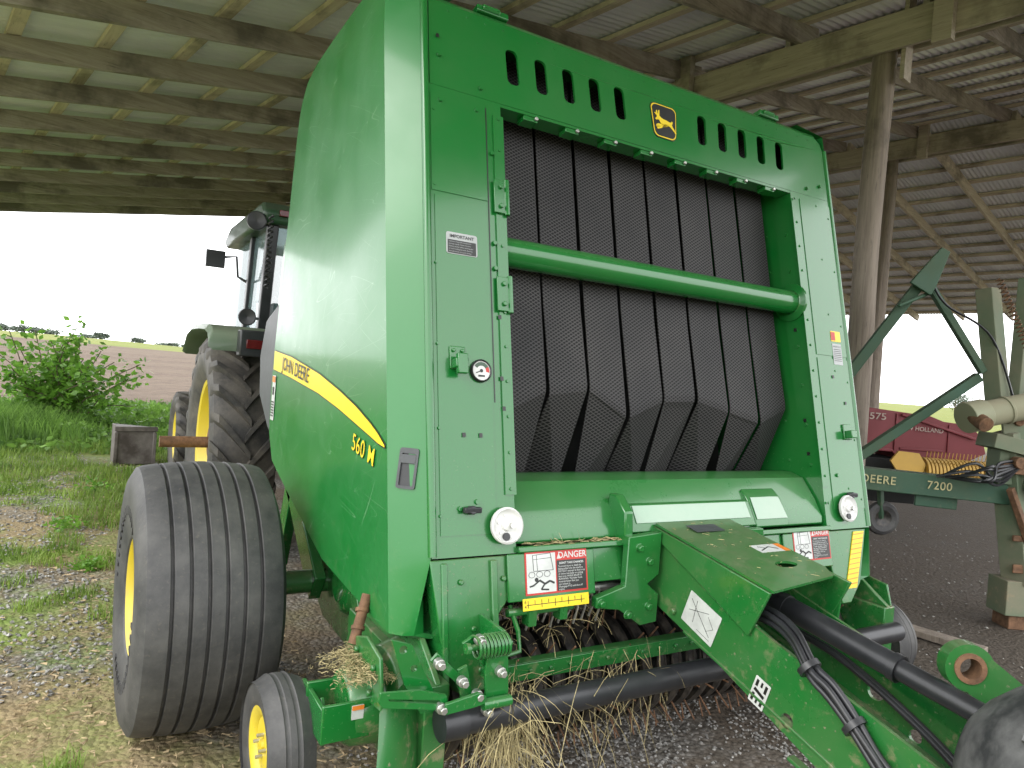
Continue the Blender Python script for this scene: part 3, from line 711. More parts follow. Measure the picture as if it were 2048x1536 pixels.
for x, s in ((1.035, -.445), (2.945, -.44)):
    mb = MB(); mb.beam(FMo(x - .03, s, .022) @ Vector(), FMo(x + .03, s, .022) @ Vector(), .018, .018); mb.cyl(FMo(x, s, .003) @ Vector(), FMo(x, s, .03) @ Vector(), .014, n=12)
    make('latch_knob', mb, M_blackpl, baler, 35, .003)
mb = MB(); K = FM @ Matrix.Translation((1.086, .0, .003)) @ Matrix.Rotation(math.radians(-90), 4, 'Y')
mb.lathe([(0, .038), (.010, .038), (.014, .035), (.012, .032), (.008, .0321)], K, 40, 0); mb.lathe([(.009, 0), (.009, .0325)], K, 40, 1)
mb.prism([(1.086 + r1 * math.cos(a), .0 + r1 * math.sin(a)) for a, r1 in [(math.radians(30 + 12 * i), .029) for i in range(11)] + [(math.radians(150 - 12 * i), .017) for i in range(11)]], FM, .0122, .0128, 2)
mb.prism([(1.086 + r1 * math.cos(a), .0 + r1 * math.sin(a)) for a, r1 in [(math.radians(-10 + 8 * i), .029) for i in range(6)] + [(math.radians(30 - 8 * i), .017) for i in range(6)]], FM, .0122, .0128, 3)
mb.prism(circ(1.086, 0, .006, 12), FM, .0122, .0132, 4); mb.beam(FMo(1.086, 0, .0135) @ Vector(), FMo(1.066, -.008, .0135) @ Vector(), .003, .001, 4, (0, -1, 0)); mb.box(1.074, 1.098, -.02, -.014, .0122, .0128, 4, FM)
make('pressure_gauge', mb, [M_blackpl, M_white, M_trgreen, M_red, M_blk], baler, 40)
for q in ((.975, 1.03, 0), (2.955, 3.01, 1)):
    mb = MB()
    if not q[2]:
        mb.box(.975, 1.03, -.0, .075, .003, .010, 0, FM); mb.box(.98, 1.025, .0, .03, .0101, .045, 0, FM); mb.box(.985, 1.02, -.02, .045, .03, .05, 0, FM)
        for dx in (.987, 1.018): mb.cyl(FMo(dx, .06, .01) @ Vector(), FMo(dx, .06, .018) @ Vector(), .007, n=6)
    else: mb.box(2.955, 3.01, -.19, -.12, .003, .012, 0, FM); mb.box(2.962, 3.0, -.185, -.15, .0121, .045, 0, FM)
    make('door_latch', mb, M_green, baler, 35, .003)

# ---- wheels
def arcp(cx, cr, r, a0, a1, n): return [(cx + r * math.cos(math.radians(a0 + (a1 - a0) * i / n)), cr + r * math.sin(math.radians(a0 + (a1 - a0) * i / n))) for i in range(n + 1)]
def rib_tyre(mb, Rr, W, rimr, grooves, M, gd=.016):
    hw = W / 2; tw = hw * .82; gw = .012
    side = [(-hw * .86, rimr), (-hw * .91, rimr + .012), (-hw * .955, rimr + (Rr - rimr) * .18), (-hw * .96, rimr + (Rr - rimr) * .2), (-hw * .99, rimr + (Rr - rimr) * .45), (-hw, rimr + (Rr - rimr) * .62), (-hw * .975, rimr + (Rr - rimr) * .80), (-tw - .018, Rr - .022)]
    pr = list(side); prof_r = lambda a: Rr - .016 * (a / tw) ** 2
    pr.append((-tw, prof_r(-tw)))
    for i in range(grooves):
        g = -tw + 2 * tw * (i + 1) / (grooves + 1); r0 = prof_r(g)
        pr += [(g - gw / 2 - .002, r0), (g - gw / 2, r0 - .002), (g - gw * .3, r0 - gd), (g + gw * .3, r0 - gd), (g + gw / 2, r0 - .002), (g + gw / 2 + .002, r0)]
    pr.append((tw, prof_r(tw))); pr += [(-a, r) for a, r in reversed(side)]
    mb.lathe(pr, M, 128)
def wheel(name, c, Rr, W, rimr, grooves, sgn, parent, bolts=8, toe=0.0, gd=.016):
    e = empty(name, c, parent=parent); M = XM(c) @ Matrix.Rotation(toe, 4, 'Z')
    mb = MB(); rib_tyre(mb, Rr, W, rimr, grooves, M, gd)
    hw = W / 2
    if W > .3:
        for k in range(46):
            if k % 23 > 15: continue
            a = 2 * math.pi * k / 46; r0 = rimr + (Rr - rimr) * .33
            Mk = M @ Matrix.Rotation(a, 4, 'X')
            mb.box(sgn * hw * .985 - .003, sgn * hw * .985 + .004, r0, r0 + .035, -.008, .008, 0, Mk)
    make('tyre', mb, M_tyre, e, 28)
    mb = MB()
    pr = [(.84, rimr + .014), (.885, rimr + .014), (.885, rimr + .004), (.84, rimr - .008), (.74, rimr - .02), (.62, rimr - .028), (.60, rimr * .74), (.66, rimr * .5), (.64, rimr * .40), (.64, rimr * .18), (.78, rimr * .16), (.80, 0)]
    mb.lathe([(sgn * a * hw, r) for a, r in pr], M, 64)
    mb.lathe([(-.6 * hw, rimr - .02), (.6 * hw, rimr - .02)], M, 48)
    for k in range(bolts):
        a = 2 * math.pi * k / bolts; p = M @ Vector((sgn * .64 * hw, rimr * .30 * math.cos(a), rimr * .30 * math.sin(a))); mb.cyl(p, p + Vector((sgn * .02, 0, 0)), .006, n=6, m=1)
    make('rim', mb, [M_yellow, M_steel], e, 35)
    return e
wheel('wheel', (.405, 3.1, .523), .523, .505, .215, 6, -1, baler, toe=math.radians(2.4))
wheel('wheel', (2 * CX - .405, 3.1, .523), .523, .53, .225, 6, 1, baler)
mb = MB(); mb.cyl((.5, 3.1, .523), (3.48, 3.1, .523), .05, n=16); mb.box(1.0, 1.1, 2.9, 3.3, .46, .9); mb.box(2.88, 2.98, 2.9, 3.3, .46, .9)
make('axle', mb, M_greenlow, baler, 30, .004)
wheel('gauge_wheel', (.555, 2.2, .310), .205, .125, .110, 2, -1, baler, 4, toe=math.radians(2), gd=.003)
wheel('gauge_wheel', (2 * CX - .60, 2.05, .34), .205, .13, .10, 2, 1, baler, 4, gd=.003)
# ---- pickup
pk = empty('pickup', (CX, 2.1, .2), parent=baler)
mb = MB(); mb.cyl((.97, 2.16, .40), (3.02, 2.16, .40), .15, n=32)
make('pickup_drum', mb, M_dark, pk, 40)
mb = MB(); x = .98
while x < 3.02:
    mb.lathe([(-.022, .185), (-.022, .20), (0, .206), (.022, .20), (.022, .185)], XM((x, 2.16, .40)), 40); x += .078
make('stripper_bands', mb, M_blackst, pk, 30)
mb = MB(); x = .98 + .039; i = 0
while x < 3.0:
    for a in (110, 150, 190, 228, 262, 60):
        a2 = math.radians(a + 7 * math.sin(i)); c0 = Vector((x, 2.16, .40)); d = Vector((0, math.cos(a2), math.sin(a2))); d2 = Vector((0, math.cos(a2 - .15), math.sin(a2 - .15)))
        mb.cyl(c0 + d * .12, c0 + d2 * .275, .0035, n=6)
    x += .078; i += 1
make('pickup_tines', mb, M_rust, pk, 30)
mb = MB(); mb.box(1.09, 2.9, 1.925, 1.935, .505, .56); mb.box(1.09, 2.9, 1.9351, 1.975, .552, .56)
for k in range(22): mb.cyl((1.13 + k * .08, 1.925, .535), (1.13 + k * .08, 1.916, .535), .008, n=6)
make('guard_bar', mb, M_green, pk, 30, .002)
mb = MB(); x = 1.12
while x < 2.9:
    mb.sweep([(x, 1.95, .55), (x, 1.97, .50), (x + .004, 2.02, .45), (x, 2.12, .42)], .004, 6); mb.sweep([(x + .02, 1.94, .51), (x + .02, 1.93, .46), (x + .02, 1.95, .42)], .004, 6); x += .036
make('guard_rods', mb, M_blackst, pk, 30)
mb = MB(); mb.cyl((.90, 1.75, .513), (3.06, 1.75, .513), .040, n=32); mb.cyl((.885, 1.75, .513), (.96, 1.75, .513), .047, n=32); mb.cyl((1.10, 1.75, .513), (1.11, 1.75, .513), .044, n=32)
make('crop_roller', mb, M_blackpl, pk, 40)
mb = MB(); mb.cyl((1.2, 1.96, .775), (2.78, 1.96, .775), .014, n=12)
for k in range(10):
    xx = 1.28 + k * .032; mb.sweep([(xx, 1.95, .78), (xx + .004, 1.94, .72), (xx, 1.955, .66 + .01 * (k % 3))], .0045, 6)
for k in range(8):
    xx = 2.35 + k * .04; mb.sweep([(xx, 1.95, .78), (xx + .004, 1.94, .72), (xx, 1.955, .66)], .0045, 6)
make('hanging_tines', mb, M_steel, pk, 30)
mb = MB(); mb.sweep([(1.19, 1.92, .76), (1.19, 1.86, .70), (1.195, 1.85, .64), (1.12, 1.85, .63)], .008, 8); mb.cyl((1.17, 1.90, .745), (1.42, 1.90, .745), .013, n=12); mb.box(1.24, 1.27, 1.88, 1.92, .70, .78); mb.box(1.36, 1.39, 1.88, 1.92, .71, .78)
make('lift_handle', mb, M_greenlow, pk, 30)
for mir in (0, 1):
    q = (lambda x: 2 * CX - x) if mir else (lambda x: x); mb = MB()
    mb.lathe([(-.16, 0), (-.16, .10), (-.14, .115), (-.05, .12), (-.03, .16), (.03, .18)], Matrix.Translation((q(.86), 2.06, .46)) @ (Matrix.Scale(-1, 4, (1, 0, 0)) if mir else Matrix.Identity(4)), 36)
    mb.box(min(q(.86), q(.935)), max(q(.86), q(.935)), 1.80, 2.5, .34, .60)
    mb.prism([(1.80, .60), (2.0, .73), (2.3, .70), (2.5, .60)], YZ(q(.90)), -.01, .01)
    mb.prism([(1.86, .52), (1.90, .66), (2.02, .68), (2.14, .64), (2.16, .58), (2.0, .50)], YZ(q(.76)), -.006, .006)
    for y, z in ((1.93, .62), (2.08, .62), (1.95, .54)): mb.cyl((q(.755), y, z), (q(.742), y, z), .011, n=6)
    make('pickup_end_housing', mb, M_greenlow, pk, 35, .004)
mb = MB(); vs = []; n = 12; m_ = 8
for j in range(m_ + 1):
    t = j / m_
    for i in range(n + 1):
        u = i / n; ang = math.radians(200 + 70 * u); rad = .17 + .12 * t
        vs.append((.72 - .09 * t + (.20 + .08 * t) * u + .015 * math.sin(3 * t), 1.93 + rad * math.cos(ang) * .9 - .05 * t, .56 - .33 * t + .05 * math.sin(u * 3.14)))
mb.add(vs, [(j * (n + 1) + i, j * (n + 1) + i + 1, (j + 1) * (n + 1) + i + 1, (j + 1) * (n + 1) + i) for j in range(m_) for i in range(n)])
make('crop_shield', mb, M_greenlow, pk, 50)
FR = lambda y: frameM((0, y, 0), (1, 0, 0), (0, 0, 1))
mb = MB()
mb.mesh(holed([(.685, .625), (.70, .61), (.87, .575), (.885, .59), (.88, .615), (.80, .64), (.69, .65)], [[(.71, .632), (.715, .625), (.86, .592), (.865, .598), (.86, .604)]], .010), FR(1.715))
mb.mesh(holed([(.73, .765), (.79, .745), (.835, .66), (.88, .58), (.87, .55), (.83, .55), (.775, .64)], [circ(.765, .735, .012, 12), circ(.80, .68, .010, 12)], .012), FR(1.766))
mb.prism([(.87, .60), (.97, .615), (.995, .60), (.99, .58), (.95, .575), (.87, .57)], FR(1.70), 0, .012)
mb.prism([(.93, .74), (.965, .76), (1.045, .66), (1.03, .64)], FR(1.745), 0, .012)
mb.prism([(1.015, .765), (1.05, .76), (1.075, .68), (1.085, .565), (1.05, .545), (1.01, .56), (1.0, .66)], FR(1.728), 0, .010)
mb.prism([(.93, .66), (.96, .67), (.99, .55), (.955, .54)], FR(1.760), 0, .010)
mb.prism([(.84, .70), (.86, .72), (.935, .65), (.92, .63)], FR(1.752), 0, .010)
mb.cyl((.99, 1.70, .573), (1.08, 1.70, .573), .016, n=14)
mb.box(1.06, 1.072, 1.74, 1.90, .58, .76)
for x, z in ((.97, .755), (1.045, .655), (.975, .60), (1.01, .55), (.865, .582), (.85, .705), (.925, .645)):
    mb.cyl((x, 1.705, z), (x, 1.685, z), .011, n=6, m=1); mb.cyl((x, 1.72, z), (x, 1.70, z), .015, n=12, m=1)
make('lift_linkage', mb, [M_green, M_steel], pk, 35, .002)
mb = MB(); mb.sweep([(.955 + .105 * t / 144, 1.71 + .030 * math.cos(t * 2 * math.pi / 16), .735 + .030 * math.sin(t * 2 * math.pi / 16)) for t in range(145)], .0045, 6); mb.cyl((.94, 1.71, .735), (1.075, 1.71, .735), .009, n=10); mb.cyl((.94, 1.71, .735), (.928, 1.71, .735), .016, n=6)
make('coil_spring', mb, M_greenlow, pk, 60)
for k in (0, 1):
    mb = MB(); q = (lambda x: 2 * CX - x) if k else (lambda x: x); a, b2 = sorted((q(.615), q(.76)))
    mb.box(a, b2, 1.95, 1.962, .41, .52); mb.box(a, b2, 2.12, 2.132, .44, .52); a, b2 = sorted((q(.748), q(.76))); mb.box(a, b2, 1.963, 2.119, .41, .52); a, b2 = sorted((q(.62), q(.634))); mb.box(a, b2, 1.963, 2.20, .40, .50)
    mb.cyl((q(.55), 2.2 if not k else 2.05, .33), (q(.64), 2.2 if not k else 2.05, .33), .018, n=12); mb.beam((q(.645), 2.04, .48), (q(.645), 2.2, .33), .012, .05)
    make('gauge_wheel_arm', mb, M_green, pk, 30, .003)
mb = MB(); mb.box(.70, .735, 1.945, 1.949, .47, .51); mb.box(.70, .735, 1.942, 1.9445, .498, .51, 1)
make('warning_decal', mb, [M_wdec, M_orange], pk, 0)

# ---- tongue
tg = empty('hitch_tongue', (CX, 1.0, .3), parent=baler)
arm = [(1.97, .985), (1.90, .99), (1.80, .93), (1.634, .828), (1.3, .742), (.9, .636), (.45, .50), (.2, .42), (.2, .26), (.45, .28), (.9, .385), (1.21, .472), (1.6, .62), (1.85, .70), (1.97, .74)]
mb = MB()
mb.mesh(holed(arm, [circ(1.32, .555, .022, 20), circ(1.93, .93, .010, 10), circ(.95, .50, .03, 16)], .012), YZ(1.796))
mb.mesh(holed(arm, [circ(1.28, .60, .028, 20), circ(1.15, .52, .02, 16)], .012), YZ(2.160))
mb.beam((1.792, 1.3, .460), (1.792, .3, .25), .03, .012); mb.beam((2.155, 1.3, .460), (2.155, .3, .25), .03, .012)
mb.beam((1.80, 1.75, .668), (1.80, .3, .255), .03, .010, 0, (0, -.36, .93)); mb.beam((2.145, 1.75, .668), (2.145, .3, .255), .03, .010, 0, (0, -.36, .93))
for y, z in ((1.93, .80), (1.93, .88), (1.80, .72)): mb.cyl((1.79, y, z), (1.775, y, z), .012, n=6)
make('side_plates', mb, M_greenlow, tg, 30, .003)
mb = MB()
T = frameM((1.975, 1.92, .998), (1, 0, 0), (0, -.985, -.165))
mb.mesh(holed([(-.195, 0), (.185, 0), (.190, .43), (.15, .49), (-.195, .535)], [circ(.045, .385, .050, 24, .022)], .008), T)
for xs in (1.781, 2.170):
    mb.prism([(1.925, .99), (1.40, .905), (1.47, .752), (1.62, .822), (1.86, .93), (1.92, .955)], YZ(xs), -.006, .006)
mb.prism([(-.03, -.20), (.03, -.13), (.04, 0), (-.03, 0)], frameM((2.18, 1.47, .90), (0, -1, 0), (0, 0, 1)), 0, .01)
make('tongue_cover', mb, M_greenlow, tg, 30, .003)
for poly, bl in (([(1.62, .97), (1.77, .98), (1.77, .83), (1.72, .80), (1.775, .76), (1.775, .66), (1.70, .655), (1.60, .72), (1.50, .735), (1.50, .77), (1.62, .80)], ((1.67, .93), (1.72, .88), (1.64, .70), (1.73, .72), (1.52, .75))),
                 ([(2.20, .97), (2.30, .97), (2.34, .85), (2.42, .80), (2.42, .74), (2.2, .66)], ((2.25, .92), (2.30, .78)))):
    mb = MB(); mb.prism(poly, FR(1.90), 0, .03)
    for x, z in bl: mb.cyl((x, 1.872, z), (x, 1.855, z), .013, n=6); mb.cyl((x, 1.875, z), (x, 1.869, z), .017, n=14)
    make('tongue_bracket', mb, M_green, tg, 30, .004)
D1 = frameM((1.7885, 1.675, .737), (0, -.93, -.33), (0, -.33, .93))
mb = MB(); mb.prism(rrect(0, 0, .15, .115, .004), D1, .0005, .0015, 0)
def dl(mb, F, pts, wd, m, z=.0022):
    for a, b2 in zip(pts[:-1], pts[1:]): mb.beam(F @ Vector((*a, z)), F @ Vector((*b2, z)), wd, .0006, m, F.to_3x3() @ Vector((0, 0, 1)))
dl(mb, D1, [(-.06, .035), (.055, -.035)], .0014, 1); dl(mb, D1, [(-.055, -.005), (.025, .035)], .0014, 1); dl(mb, D1, [(-.035, .042), (-.025, -.035)], .0012, 1); dl(mb, D1, [(.0, -.045), (.06, -.045)], .001, 1); dl(mb, D1, [(.025, .025), (.06, .0), (.035, -.025)], .001, 1)
make('diagram_decal', mb, [M_wdec, M_blk], tg, 0)
D2 = frameM((1.7885, 1.42, .595), (0, -.94, -.30), (0, -.30, .94))
mb = MB(); mb.prism(rrect(0, 0, .058, .088, .003), D2, .0005, .0015, 0)
dl(mb, D2, [(-.017, -.036), (-.017, -.010)], .009, 1); dl(mb, D2, [(.017, .036), (.017, .010)], .009, 1); dl(mb, D2, [(-.017, .036), (-.017, .014)], .009, 1); dl(mb, D2, [(.017, -.036), (.017, -.014)], .009, 1); dl(mb, D2, [(-.020, .004), (.020, -.004)], .010, 1, .0030)
dl(mb, D2, [(.0, -.036), (.0, -.020)], .007, 1); dl(mb, D2, [(.0, .036), (.0, .020)], .007, 1)
make('arrow_decal', mb, [M_wdec, M_blk], tg, 0)
D3 = frameM((2.085, 1.66, .957), (1, 0, 0), (0, .985, .165))
mb = MB(); mb.box(-.075, .045, -.03, .03, 0.001, .0015, 0, D3); mb.box(.045, .075, -.03, .03, .001, .0015, 1, D3); dl(mb, D3, [(-.06, -.015), (.0, .01), (.03, -.01)], .004, 2, .0022); dl(mb, D3, [(-.05, .015), (-.02, .0)], .003, 2, .0022)
make('warning_decal', mb, [M_wdec, M_orange, M_blk], tg, 0)
mb = MB(); mb.box(-.08, .06, -.03, .03, .002, .003, 0, frameM((1.96, 1.84, .992), (1, 0, 0), (0, .985, .165)))
make('serial_plate', mb, M_greypl, tg, 0)
mb = MB(); a = Vector((1.99, 1.75, .845)); c = Vector((1.99, .60, .685)); d = (c - a)
mb.cyl(a, a + d * .55, .036, n=32); mb.cyl(a + d * .53, c, .030, n=32)
for t in (.20, .53): mb.cyl(a + d * t, a + d * (t + .02), .040, n=32)
make('driveline', mb, M_blackpl, tg, 40)
mb = MB(); GM = frameM((1.86, .70, .685), (-.18, 1, .12), (0, 0, 1))
pg = [(.17, .04), (.165, .075), (.14, .125), (.10, .175), (.05, .225), (-.02, .27), (-.10, .30), (-.20, .31), (-.20, .30), (-.10, .29), (-.02, .26), (.05, .215)]
mb.lathe(pg, GM, 56)
for k in range(14): mb.box(-.02, .03, .245, .262, -.010, .010, 0, GM @ Matrix.Rotation(k * 2 * math.pi / 14, 4, 'X'))
make('driveline_guard', mb, M_guard, tg, 50)
mb = MB(); E = frameM((2.05, .98, .815), (.62, -.55, -.56), (.35, -.2, .9))
ring = arcp(0, 0, .062, 60, 300, 20) + [(.16, -.075), (.30, -.10), (.30, .08), (.16, .05)]
mb.mesh(holed(ring, [circ(0, 0, .030, 24)], .05), E)
mb.mesh(holed(circ(0, 0, .040, 24), [circ(0, 0, .027, 24)], .06), E, 1)
make('lift_eye', mb, [M_greenlow, M_rust], tg, 35, .004)
mb = MB()
for dx, dz in ((0, 0), (-.004, .020), (.002, .040), (-.016, .010), (-.018, .030)):
    w1, w2 = rr(-.006, .006), rr(-.008, .008)
    mb.sweep(smooth([(1.87 + dx, 1.62, .78 + dz), (1.85 + dx, 1.45, .790 + dz), (1.81 + dx, 1.33, .775 + dz), (1.775 + dx, 1.235, .715 + dz), (1.771 + dx, 1.17 , .682 + dz + w1), (1.771 + dx, 1.10, .630 + dz), (1.766 + dx, 1.03, .572 + dz + w2), (1.768 + dx, .97, .525 + dz), (1.768 + dx, .85, .46 + dz), (1.768 + dx, .6, .38 + dz)]), .0085 + w1 * .2, 8)
for y, z in ((1.245, .745), (1.10, .648), (.97, .545)): mb.cyl((1.768, y + .007, z + .005), (1.768, y - .007, z - .005), .034, n=14)
for dx in (0, .02):
    mb.sweep(smooth([(2.08 + dx, 1.7, .72), (2.10 + dx, 1.4, .68), (2.08 + dx, 1.1, .58), (2.0 + dx, .8, .47), (1.93, .5, .42)]), .009, 8)
make('hydraulic_hoses', mb, M_blackpl, tg, 60)

# straw
mb = MB()
def blade3(p, d, L, wd, droop):
    p = Vector(p); d = Vector(d).normalized(); sd = d.cross(Vector((R() - .5, R() - .5, R() - .5))).normalized() * wd; vs = []; q = p.copy(); k = 4
    for i in range(k + 1):
        vs += [q - sd, q + sd]; q = q + d * (L / k); d = (d + Vector((0, 0, -droop))).normalized()
    mb.add(vs, [(2 * i, 2 * i + 1, 2 * i + 3, 2 * i + 2) for i in range(k)])
for i in range(330):
    x = random.gauss(1.12, .045); blade3((x, rr(1.72, 1.86), rr(.38, .60)), (rr(-.5, .5), rr(-.4, .2), rr(-1.2, .0)), rr(.08, .26), .0010, rr(.05, .5))
for i in range(80):
    x = rr(1.0, 1.75); blade3((x, rr(1.68, 1.9), rr(.45, .58)), (rr(-1, 1), rr(-.6, .1), rr(-.6, .4)), rr(.12, .36), .0010, rr(.2, .7))
for i in range(35):
    blade3((rr(1.45, 1.8), rr(1.75, 1.95), rr(.50, .6)), (rr(-.5, .5), rr(-.5, .1), -1), rr(.1, .26), .0010, .1)
for i in range(1900):
    gx_ = random.gauss(.745, .042); blade3((gx_, rr(1.90, 2.16), .585 + .035 * max(0, 1 - abs(gx_ - .745) / .08) * R()), (rr(-1, 1), rr(-1, 1), rr(-.15, .12)), rr(.008, .028), .0009, .15)
for i in range(160):
    blade3((rr(1.2, 1.6), rr(1.93, 2.0), rr(.60, .80)), (rr(-1, 1), rr(-1, 1), rr(-1, .5)), rr(.03, .1), .0009, .2)
for i in range(160):
    blade3((rr(1.25, 1.75), rr(1.905, 1.94), .953), (rr(-1, 1), rr(-.3, .3), .1), rr(.01, .04), .001, .1)
for i in range(70):
    x = rr(1.79, 2.15); y = rr(1.45, 1.92); blade3((x, y, .998 - (1.92 - y) * .1675 + .006), (rr(-1, 1), rr(-1, 1), rr(-.1, .05)), rr(.008, .03), .0008, .02)
for i in range(260):
    blade3((rr(.9, 1.7), rr(1.3, 1.95), rr(.005, .03)), (rr(-1, 1), rr(-1, 1), rr(-.0, .3)), rr(.04, .16), .0012, .1)
make('straw', mb, M_straw, None, 0, kind='stuff', label='dry straw caught in the pickup and hanging down', normals=False)

# ------------------------------------------------------------------ tractor
tr = empty('tractor', (1.75, 7, 0), 'older green cab tractor with big lugged rear tyres', 'tractor')
def lug_wheel(c, Rr, W, rimr, nl, sgn, lug=.035, axl=None):
    e = empty('wheel', c, parent=tr); M = XM(c); mb = MB(); hw = W / 2
    pr = [(-hw * .7, rimr), (-hw * .95, rimr + (Rr - rimr) * .3), (-hw, rimr + (Rr - rimr) * .6), (-hw * .92, Rr - lug - .03), (-hw * .7, Rr - lug), (0, Rr - lug + .012)]
    pr = pr + [(-a, r) for a, r in reversed(pr[:-1])]; mb.lathe(pr, M, 72)
    for side in (-1, 1):
        for k in range(nl):
            a0 = 2 * math.pi * (k + (.5 if side > 0 else 0)) / nl; vs = []; J = 6
            for j in range(J + 1):
                t = j / J; ax = side * (-.02 + (hw * 1.0 + .02) * t); ang = a0 - .34 * t ** .9 * (22 / nl) * 1.1; rb = (Rr - lug + .012) - (.012 * (t ** 2)) - (.10 * max(0, t - .85) / .15) * .5
                h = lug if t < .9 else lug * .7; wdt = .030 / Rr * (1 + .3 * t)
                for dr, dw in ((-.03, 1.15), (h, .75), (h, -.75), (-.03, -1.15)):
                    r0 = rb + dr; aa = ang + wdt * dw; vs.append(Vector(c) + Vector((ax, r0 * math.cos(aa), r0 * math.sin(aa))))
            fs = [(j * 4 + q, j * 4 + (q + 1) % 4, (j + 1) * 4 + (q + 1) % 4, (j + 1) * 4 + q) for j in range(J) for q in range(4)] + [(0, 1, 2, 3), (J * 4 + 3, J * 4 + 2, J * 4 + 1, J * 4)]
            mb.add(vs, fs)
    make('tyre', mb, M_tyre2, e, 40)
    mb = MB(); mb.lathe([(sgn * hw * a, r) for a, r in ((.72, rimr + .02), (.76, rimr + .02), (.72, rimr - .01), (.45, rimr - .05), (.2, rimr - .08), (.05, rimr * .7), (.15, rimr * .35), (.3, rimr * .33), (.3, 0))], M, 56)
    for k in range(8):
        a = math.pi * k / 4; p = Vector(c) + Vector((sgn * hw * .2, rimr * .78 * math.cos(a), rimr * .78 * math.sin(a))); mb.cyl(p, p + Vector((sgn * .06, 0, 0)), .03, n=8)
    make('rim', mb, M_yellow, e, 35)
    if axl: mb = MB(); mb.cyl(Vector(c), Vector(c) + Vector((sgn * axl, 0, 0)), .042, n=20); mb.cyl(Vector(c), Vector(c) + Vector((sgn * hw * .6, 0, 0)), .12, n=24); make('axle_shaft', mb, M_rust, e, 40)
    return e
lug_wheel((.94, 5.85, .80), .80, .46, .46, 22, -1, axl=.48)
lug_wheel((2.56, 5.85, .80), .80, .46, .46, 22, 1)
lug_wheel((.98, 9.0, .50), .50, .30, .28, 18, -1, .02); lug_wheel((2.52, 9.0, .50), .50, .30, .28, 18, 1, .02)
mb = MB(); mb.box(1.35, 2.15, 5.5, 9.4, .7, 1.25); mb.box(1.2, 2.3, 5.7, 6.1, .65, .69); mb.box(1.1, 2.4, 8.9, 9.1, .45, .6)
make('chassis', mb, M_trgreen, tr, 30, .02)
mb = MB(); mb.prism([(7.75, 1.26), (7.75, 1.85), (9.6, 1.72), (9.75, 1.6), (9.75, 1.26)], YZ(1.42), 0, .66)
make('hood', mb, M_trgreen, tr, 30, .03)
mb = MB()
zb, zt = 1.45, 2.56
for x, y in ((1.15, 6.05), (2.35, 6.05), (1.17, 6.85), (2.33, 6.85), (1.25, 7.72), (2.25, 7.72)):
    mb.beam((x, y, zb - .4), (x + (.05 if x < 1.7 else -.05), y, zt), .085, .085, 0, (0, 1, 0))
mb.box(1.15, 2.35, 6.02, 6.08, zb - .1, zb + .02); mb.box(1.15, 1.20, 6.1, 7.7, zb - .45, zb - .1)
mb.box(2.30, 2.35, 6.1, 7.7, zb - .45, zb - .1); mb.box(1.3, 2.2, 6.3, 6.6, 1.26, 1.95)
mb.box(1.30, 1.36, 6.7, 7.4, 2.0, 2.5)
make('cab_frame', mb, M_blackpl, tr, 30, .008)
mb = MB(); mb.prism([(5.95, 2.56), (5.93, 2.66), (6.05, 2.74), (7.6, 2.74), (7.85, 2.67), (7.88, 2.6), (7.8, 2.56)], YZ(1.10), 0, 1.30)
make('cab_roof', mb, M_trgreen, tr, 30, .03)
for q in ([(1.165, 6.08, zb - .1), (1.165, 7.7, zb - .1), (1.21, 7.7, zt), (1.21, 6.08, zt)], [(2.33, 6.08, zb - .1), (2.33, 7.7, zb - .1), (2.29, 7.7, zt), (2.29, 6.08, zt)],
          [(1.2, 6.05, zb), (2.3, 6.05, zb), (2.28, 6.05, zt), (1.22, 6.05, zt)], [(1.2, 7.72, zb), (2.3, 7.72, zb), (2.28, 7.72, zt), (1.22, 7.72, zt)]):
    mb = MB(); mb.add(q, [(0, 1, 2, 3)]); make('cab_window', mb, M_glass, tr, 0)
def fender(mir):
    mb = MB(); q = (lambda x: 3.5 - x) if mir else (lambda x: x); vs = []
    pts = [(5.16, 1.57), (5.18, 1.62), (5.24, 1.665), (5.4, 1.69), (5.7, 1.70), (6.2, 1.70), (6.5, 1.66), (6.75, 1.52)]
    for y, z in pts: vs += [(q(.66), y, z - .04), (q(.69), y, z), (q(1.14), y, z), (q(1.14), y, z - .06), (q(.69), y, z - .06)]
    fs = [(5 * i + k, 5 * i + (k + 1) % 5, 5 * i + 5 + (k + 1) % 5, 5 * i + 5 + k) for i in range(len(pts) - 1) for k in range(5)] + [(0, 1, 2, 3, 4), tuple(5 * (len(pts) - 1) + k for k in range(5))]
    mb.add(vs, fs); make('fender', mb, M_fender, tr, 40)
fender(0); fender(1)
mb = MB(); mb.box(.84, 1.14, 5.03, 5.155, 1.48, 1.66); make('lamp_housing', mb, M_blackpl, tr, 30, .01)
mb = MB(); mb.box(.88, 1.01, 5.015, 5.028, 1.535, 1.595); make('tail_lamp', mb, M_lampred, tr, 30, .004)
for p, r0 in (((1.06, 5.98, 2.56), .075), ((1.0, 5.75, 1.78), .065)):
    mb = MB(); mb.lathe([(-.05, 0), (-.05, r0 * .6), (0, r0), (.04, r0), (.045, r0 * .9), (.035, 0)], frameM(p, (-.2, -1, 0), (0, 0, 1)), 28); mb.beam(p, Vector(p) + Vector((.1, .12, 0)), .02, .02); make('work_lamp', mb, M_blackpl, tr, 40)
mb = MB(); mb.box(.82, .98, 6.92, 6.98, 2.26, 2.41); mb.sweep([(.97, 6.95, 2.36), (1.08, 6.95, 2.38), (1.10, 6.95, 2.2), (1.18, 6.9, 2.15)], .012, 8)
make('mirror', mb, M_blackpl, tr, 30, .02)
mb = MB(); mb.box(1.22, 1.30, 5.90, 5.928, 2.62, 2.67); make('roof_marker_lamp', mb, M_lampred, tr, 30, .005)
